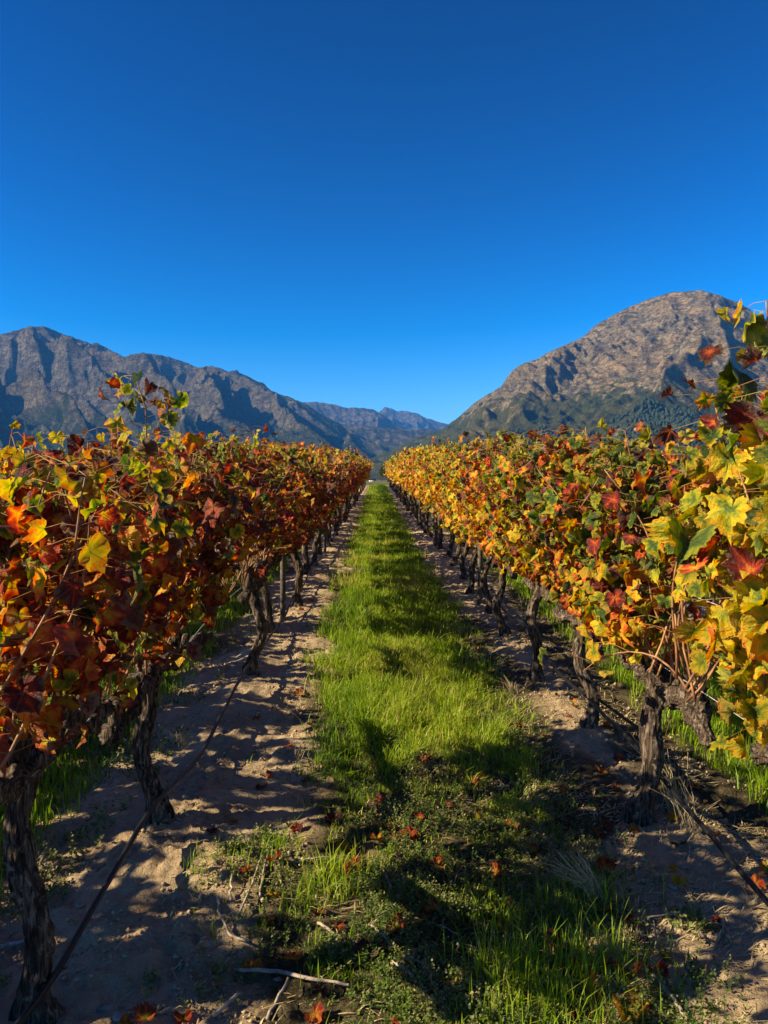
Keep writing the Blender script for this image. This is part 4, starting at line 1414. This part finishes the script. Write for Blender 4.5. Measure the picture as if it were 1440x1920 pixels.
V = np.stack([p0 - s_, p0 + s_, pm + s_, pm - s_, p1], 1)
F = np.array([[0, 1, 2], [0, 2, 3], [3, 2, 4]])
obj('straw_litter', mesh_np('straw_litter', V.reshape(-1, 3), (F[None] + (np.arange(n) * 5)[:, None, None]).reshape(-1, 3), mats=[M_STRAW]), kind='stuff', label='dry straw and chaff scattered over the soil')

# crumbs of soil on the sand
X, Y = scatter(40000, -1.6, 1.9, 1.5, 9, 1.6, rng)
d = rowdist(X)
keep = (d < 0.7) & (fbm(X * 2.5, Y * 2.5, 2, 431) > -0.12 + 0.25 * rng.random(len(X)))
X, Y = X[keep], Y[keep]; n = len(X)
s = np.minimum(0.0034 * np.exp(rng.normal(0, 0.55, n)), 0.010) * (1 + 0.06 * Y)
octv = np.array([[1, 0, 0], [-1, 0, 0], [0, 1, 0], [0, -1, 0], [0, 0, 1], [0, 0, -1.0]])
of = np.array([[0, 2, 4], [2, 1, 4], [1, 3, 4], [3, 0, 4], [2, 0, 5], [1, 2, 5], [3, 1, 5], [0, 3, 5]])
V = octv[None] * s[:, None, None] * rng.uniform(0.6, 1.4, (n, 6, 1)) + np.stack([X, Y, ground_z(X, Y) + s * 0.3], 1)[:, None, :]
obj('soil_crumbs', mesh_np('soil_crumbs', V.reshape(-1, 3), (of[None] + (np.arange(n) * 6)[:, None, None]).reshape(-1, 3), mats=[M_CRUMB]), kind='stuff', label='small crumbs of dry sandy soil')


# ------------------------------------------------------------------ single things on the ground
def where(x, y):
    rows = [(-0.99, 2.28, 'red-row trunk at the frame edge'), (-0.98, 3.47, 'second red-row trunk'), (-0.97, 6.15, 'third red-row trunk'), (1.25, 3.6, 'pale twisted trunk'), (1.30, 4.75, 'leaning splintered trunk'), (1.24, 5.95, 'dark slender trunk'), (0.15, 2.0, 'bottom edge of the picture')]
    d = sorted((math.hypot(x - a, (y - b) * 1.0), nm) for a, b, nm in rows)
    return d[0][1], d[0][0]


used = {}


def uniq(lab):
    used[lab] = used.get(lab, 0) + 1
    return lab, used[lab]


def far_word(x, y):
    q = 'on the sand' if float(strip_mask(np.array([x]), np.array([y]))[0]) < 0.4 else 'in the grass'
    return q


M_FALL = M_LEAF_OBJ
FALL_T = [leaf_template(22, 900 + i, True, 0.1, 0.2, 0.22, 0.05, dry=0.55 - 0.1 * i) for i in range(6)]
FALL_ME = [mesh_np('fallen_leaf', V, F, uv=UV, smooth=True, mats=[M_FALL]) for V, F, UV in FALL_T]
fallen = [(690, 1788, .10, .86, 'large maroon'), (722, 1560, .065, .44, 'curled yellow'), (708, 1582, .055, .46, 'small tan-yellow'), (1178, 1912, .085, .42, 'big golden'), (885, 1474, .055, .72, 'bright crimson'), (868, 1470, .05, .74, 'dull crimson'),
          (516, 1616, .055, .66, 'bright red'), (625, 1545, .07, .82, 'deep red'), (715, 1505, .06, .82, 'dark maroon'), (722, 1675, .07, .80, 'folded crimson'), (758, 1702, .06, .78, 'upturned red'), (745, 1742, .06, .58, 'rust'),
          (820, 1630, .055, .60, 'rusty orange'), (930, 1640, .05, .58, 'crumpled orange'), (905, 1528, .05, .54, 'tattered orange'), (960, 1553, .065, .50, 'wide orange'), (1135, 1640, .07, .64, 'brick red'), (1040, 1780, .075, .84, 'dusky maroon'),
          (1075, 1822, .06, .55, 'ragged orange'), (1110, 1860, .06, .5, 'pale orange'), (1180, 1835, .075, .55, 'pinkish orange'), (1200, 1878, .06, .5, 'split orange'), (1247, 1800, .03, .40, 'tiny yellow'), (945, 1888, .05, .74, 'wine red'),
          (838, 1850, .055, .57, 'rust-edged'), (550, 1810, .05, .5, 'ochre'), (460, 1640, .055, .58, 'brown curled'), (1190, 1555, .045, .5, 'small orange'), (1120, 1565, .045, .62, 'small red'), (840, 1510, .05, .80, 'purple'), (1285, 1475, .05, .58, 'russet'),
          (490, 1480, .05, .78, 'faded maroon'), (500, 1460, .045, .76, 'faded crimson'), (945, 1385, .04, .5, 'buff orange'), (1025, 1388, .05, .56, 'rose orange'), (905, 1278, .05, .55, 'salmon'), (870, 1225, .05, .44, 'straw yellow'), (1270, 1662, .05, .40, 'flat yellow'),
          (1262, 1640, .04, .44, 'cupped yellow'), (640, 1640, .05, .62, 'russet brown'), (660, 1625, .055, .66, 'brown red'), (1180, 1750, .05, .80, 'small maroon'), (1340, 1722, .035, .8, 'shrivelled maroon'), (590, 1905, .05, .6, 'dark rust'),
          (500, 1735, .06, .58, 'star-shaped brown'), (1000, 1600, .045, .55, 'half-hidden orange'), (1055, 1490, .045, .6, 'reddish'), (1380, 1330, .05, .64, 'scarlet'), (480, 1345, .045, .62, 'orange-red'), (560, 1305, .05, .55, 'pink orange')]
frng = np.random.default_rng(99)


def put_leaf(x, y, size, t, label):
    z = gz(x, y)
    o = obj('fallen_leaf', FALL_ME[int(frng.integers(0, len(FALL_ME)))], None, (x, y, z + 0.006 + size * 0.1), label=label, cat='leaf', group='fallen vine leaves')
    o.scale = (size, size, size)
    o.rotation_euler = (frng.normal(0, 0.35), frng.normal(0, 0.35), frng.uniform(0, 6.28))
    o.color = (min(t + 0.04, 0.98), frng.random() * 0.3, frng.uniform(0, 0.8), 1)


for px, py, s, t, nm in fallen:
    x, y = at(px, py)
    w, dd = where(x, y)
    put_leaf(x, y, s * 1.25, t, '%s fallen leaf %s nearest the %s' % (nm, far_word(x, y), w))
names = [(0.45, 'yellow'), (0.55, 'orange'), (0.62, 'rust'), (0.72, 'red'), (0.84, 'maroon'), (0.97, 'tan')]
VL = [2.2, 3.34, 5.95, 7.5, 8.85, 10.2, 11.5, 12.9, 14.2]
VR = [2.25, 3.42, 4.6, 5.75, 7.2, 8.5, 9.8, 11.1, 12.4, 13.8]
Xs, Ys = scatter(210, -0.9, 1.6, 2.1, 14, 1.45, frng)
seen = set()
for x, y in zip(Xs, Ys):
    t, nm = names[frng.integers(0, len(names))]
    if frng.random() < 0.4 and not (-0.4 < x < 1.2): continue
    sz = float(frng.uniform(0.04, 0.08))
    vv_, rn = (VL, 'red-leaved') if x < 0.15 else (VR, 'golden')
    k = int(np.argmin([abs(y - v) for v in vv_]))
    dd = abs(x - (-0.98 if x < 0.15 else 1.25))
    pos = 'almost under' if dd < 0.3 else ('close beside' if dd < 0.65 else 'mid-aisle, level with')
    lab = '%s %s fallen leaf %s the %s vine of the %s row' % ('small' if sz < 0.06 else 'broad', nm, pos, ordw(k + 1), rn)
    if lab in seen: continue
    seen.add(lab)
    put_leaf(float(x), float(y), sz, t, lab)

twigs = [([(408, 1690), (412, 1730), (432, 1762), (465, 1782)], .0055, 'curved grey cane pruning lying on the sand left of the aisle'), ([(447, 1725), (475, 1665), (500, 1590)], .005, 'straight grey twig leaning from sand into grass'),
         ([(488, 1685), (497, 1630), (510, 1590)], .005, 'second grey twig crossing close to the straight one'), ([(432, 1690), (434, 1650)], .006, 'short pale stick stub on the sand edge'), ([(545, 1618), (600, 1617), (662, 1620)], .0045, 'straight pale twig lying level across the dark grass'),
         ([(596, 1738), (625, 1760), (650, 1775)], .006, 'brown cane piece beside the large maroon leaf'), ([(692, 1742), (720, 1770), (745, 1790)], .0055, 'pale cane piece crossing the large maroon leaf'), ([(735, 1812), (760, 1830), (782, 1845)], .006, 'thick cut cane end below the large maroon leaf'),
         ([(750, 1810), (770, 1808), (795, 1815)], .0045, 'thin forked twig right of the large maroon leaf'), ([(745, 1660), (750, 1690), (736, 1712), (706, 1732)], .005, 'bent purple-grey cane in the dark middle of the aisle'), ([(718, 1634), (735, 1680)], .0055, 'light grey stick standing askew in the grass'),
         ([(440, 1828), (520, 1835), (600, 1845), (655, 1862)], .0065, 'long pale cane across the lit sand near the bottom'), ([(400, 1915), (450, 1878)], .007, 'thick grey stick at the bottom left of the aisle'), ([(500, 1915), (540, 1850)], .006, 'tan stick rising from the bottom edge'),
         ([(1205, 1728), (1260, 1725), (1300, 1708)], .004, 'slim twig on the sand edge by the golden row'), ([(1300, 1755), (1330, 1778)], .006, 'short broken stick on the sunny sand'), ([(1225, 1840), (1270, 1900), (1285, 1915)], .007, 'dark stick at the grass edge in the bottom right'),
         ([(1085, 1690), (1150, 1740), (1180, 1765)], .003, 'straight dry stem leaning over the weeds'), ([(1150, 1695), (1195, 1740), (1205, 1775)], .003, 'dry stem crossing the leaning one'), ([(1000, 1560), (1045, 1600)], .0035, 'pale stem left of the pale twisted trunk'),
         ([(800, 1740), (830, 1748), (860, 1760)], .004, 'short twig in the lit weeds of the aisle'), ([(550, 1470), (600, 1460), (640, 1440)], .0035, 'thin twig at the sand edge of the dark grass'), ([(548, 1445), (575, 1430), (592, 1432)], .003, 'slender bent twig above the thin twig'),
         ([(0, 1785), (40, 1775), (65, 1765)], .008, 'fat stick on the sand behind the frame-edge trunk'), ([(905, 1235), (960, 1215), (1000, 1195)], .004, 'long dry cane at the foot of the golden row'), ([(1010, 1205), (1040, 1222), (1060, 1235)], .004, 'dry cane pointing at the leaning splintered trunk'),
         ([(900, 1740), (930, 1760), (918, 1775)], .004, 'small hooked twig in the grass'), ([(820, 1395), (880, 1420), (960, 1490)], .002, 'fine trailing stem across the dark grass')]
for k, (pts, r, lab) in enumerate(twigs):
    P = []
    for j, (px, py) in enumerate(pts):
        x, y = at(px, py); P.append([x, y, gz(x, y) + r + 0.010 + 0.012 * (j % 2)])
    P = np.array(P)
    t = np.linspace(0, len(P) - 1, 4 * len(P)); Pc = np.stack([np.interp(t, range(len(P)), P[:, q]) for q in range(3)], 1)
    Pc[1:-1] = (Pc[:-2] + Pc[1:-1] * 2 + Pc[2:]) / 4
    Pc += np.random.default_rng(k).normal(0, 0.0018, Pc.shape)
    b = Bag(); b.tube(Pc, np.linspace(r, r * 0.7, len(Pc)), 8, bark=0.25, seed=k)
    obj('twig', b.mesh('twig', M_TWIG), label=lab, cat='twig', group='prunings lying on the ground')


def dry_tuft(px, py, n, h, label, seed, lean=(0.2, 0)):
    x, y = at(px, py); z = gz(x, y)
    rg = np.random.default_rng(seed)
    b = Bag()
    for k in range(n):
        a = rg.uniform(0, 6.28); l = h * rg.uniform(0.5, 1.1); o = rg.uniform(0.15, 0.9)
        sx, sy = rg.normal(0, 0.02, 2)
        b.tube([[sx, sy, -0.01], [sx + math.cos(a) * o * l * .3 + lean[0] * l * .4, sy + math.sin(a) * o * l * .3 + lean[1] * l * .4, l * .5], [sx + math.cos(a) * o * l * .8 + lean[0] * l, sy + math.sin(a) * o * l * .8 + lean[1] * l, l * (1 - 0.4 * o)]], [0.0014, 0.0011, 0.0006], 4, cap=False)
    obj('dry_grass_tuft', b.mesh('dry_grass_tuft', M_STRAW), None, (x, y, z), label=label, cat='grass tuft', group='dry grass tufts')


dry_tuft(1275, 1530, 40, 0.38, 'tall straw-coloured grass stalks right of the pale twisted trunk', 1, (-0.25, 0.1))
dry_tuft(1300, 1560, 22, 0.26, 'dry stalks leaning against the golden-row hose', 2, (-0.1, 0))
dry_tuft(1120, 1690, 60, 0.20, 'flattened grey dry tuft in front of the pale twisted trunk', 3, (-0.5, 0.2))
dry_tuft(1180, 1770, 50, 0.07, 'small yellow dry clump on the sand edge', 4)
dry_tuft(985, 1170, 40, 0.35, 'dry stalks standing between golden-row trunks', 5)
dry_tuft(960, 1300, 36, 0.14, 'bleached straw clump left of the dark slender trunk', 6, (-0.4, 0))
dry_tuft(880, 1110, 36, 0.22, 'dry tuft at the thin post of the golden row', 7)
dry_tuft(340, 1400, 40, 0.14, 'dry clump behind the second red-row trunk', 8)
dry_tuft(560, 1420, 20, 0.10, 'thin dry clump on the sand mound', 9)
dry_tuft(60, 1650, 26, 0.16, 'dry clump beyond the frame-edge trunk', 10)


def stone(px, py, s, label, seed):
    x, y = at(px, py); z = gz(x, y)
    rg = np.random.default_rng(seed)
    n, m = 12, 8
    th = np.arange(n) / n * 2 * np.pi; ph = np.linspace(0.12, np.pi - 0.12, m)
    TH, PH = np.meshgrid(th, ph)
    r = s * (1 + 0.28 * fbm(np.cos(TH) * 1.3 + seed, np.sin(TH) * 1.3 + PH, 3, seed))
    V = np.stack([r * np.sin(PH) * np.cos(TH) * 1.2, r * np.sin(PH) * np.sin(TH), r * np.cos(PH) * 0.6], 2).reshape(-1, 3)
    F = grid_faces(n, m, True)
    V = np.vstack([V, [[0, 0, s * .62], [0, 0, -s * .62]]]); i = np.arange(n)
    F = np.vstack([quads_to_tris(F), np.stack([np.full(n, n * m), (i + 1) % n, i], 1), np.stack([np.full(n, n * m + 1), (m - 1) * n + i, (m - 1) * n + (i + 1) % n], 1)])
    o = obj('stone', mesh_np('stone', V, F, smooth=True, mats=[M_STONE]), None, (x, y, z + s * 0.2), label=label, cat='stone', group='stones on the sand')
    o.rotation_euler = (0, 0, rg.uniform(0, 6))


stone(1282, 1628, .020, 'rounded tan stone under the golden-row hose', 1)
stone(1262, 1667, .018, 'flat tan stone left of the rounded one', 2)
stone(200, 1892, .022, 'large flat stone at the bottom by the frame-edge trunk', 3)
stone(225, 1912, .020, 'smaller stone beside the large flat one', 4)
stone(1292, 1812, .014, 'small pale stone on the sunny sand', 5)
stone(520, 1840, .013, 'small stone beside the long pale cane', 6)
stone(374, 1448, .016, 'stone in the shade behind the second trunk', 7)
stone(150, 1700, .014, 'small stone on the striped sand', 8)
print('done', time.time() - T0, len(bpy.data.objects), 'tris unique', sum(len(m.polygons) for m in bpy.data.meshes))
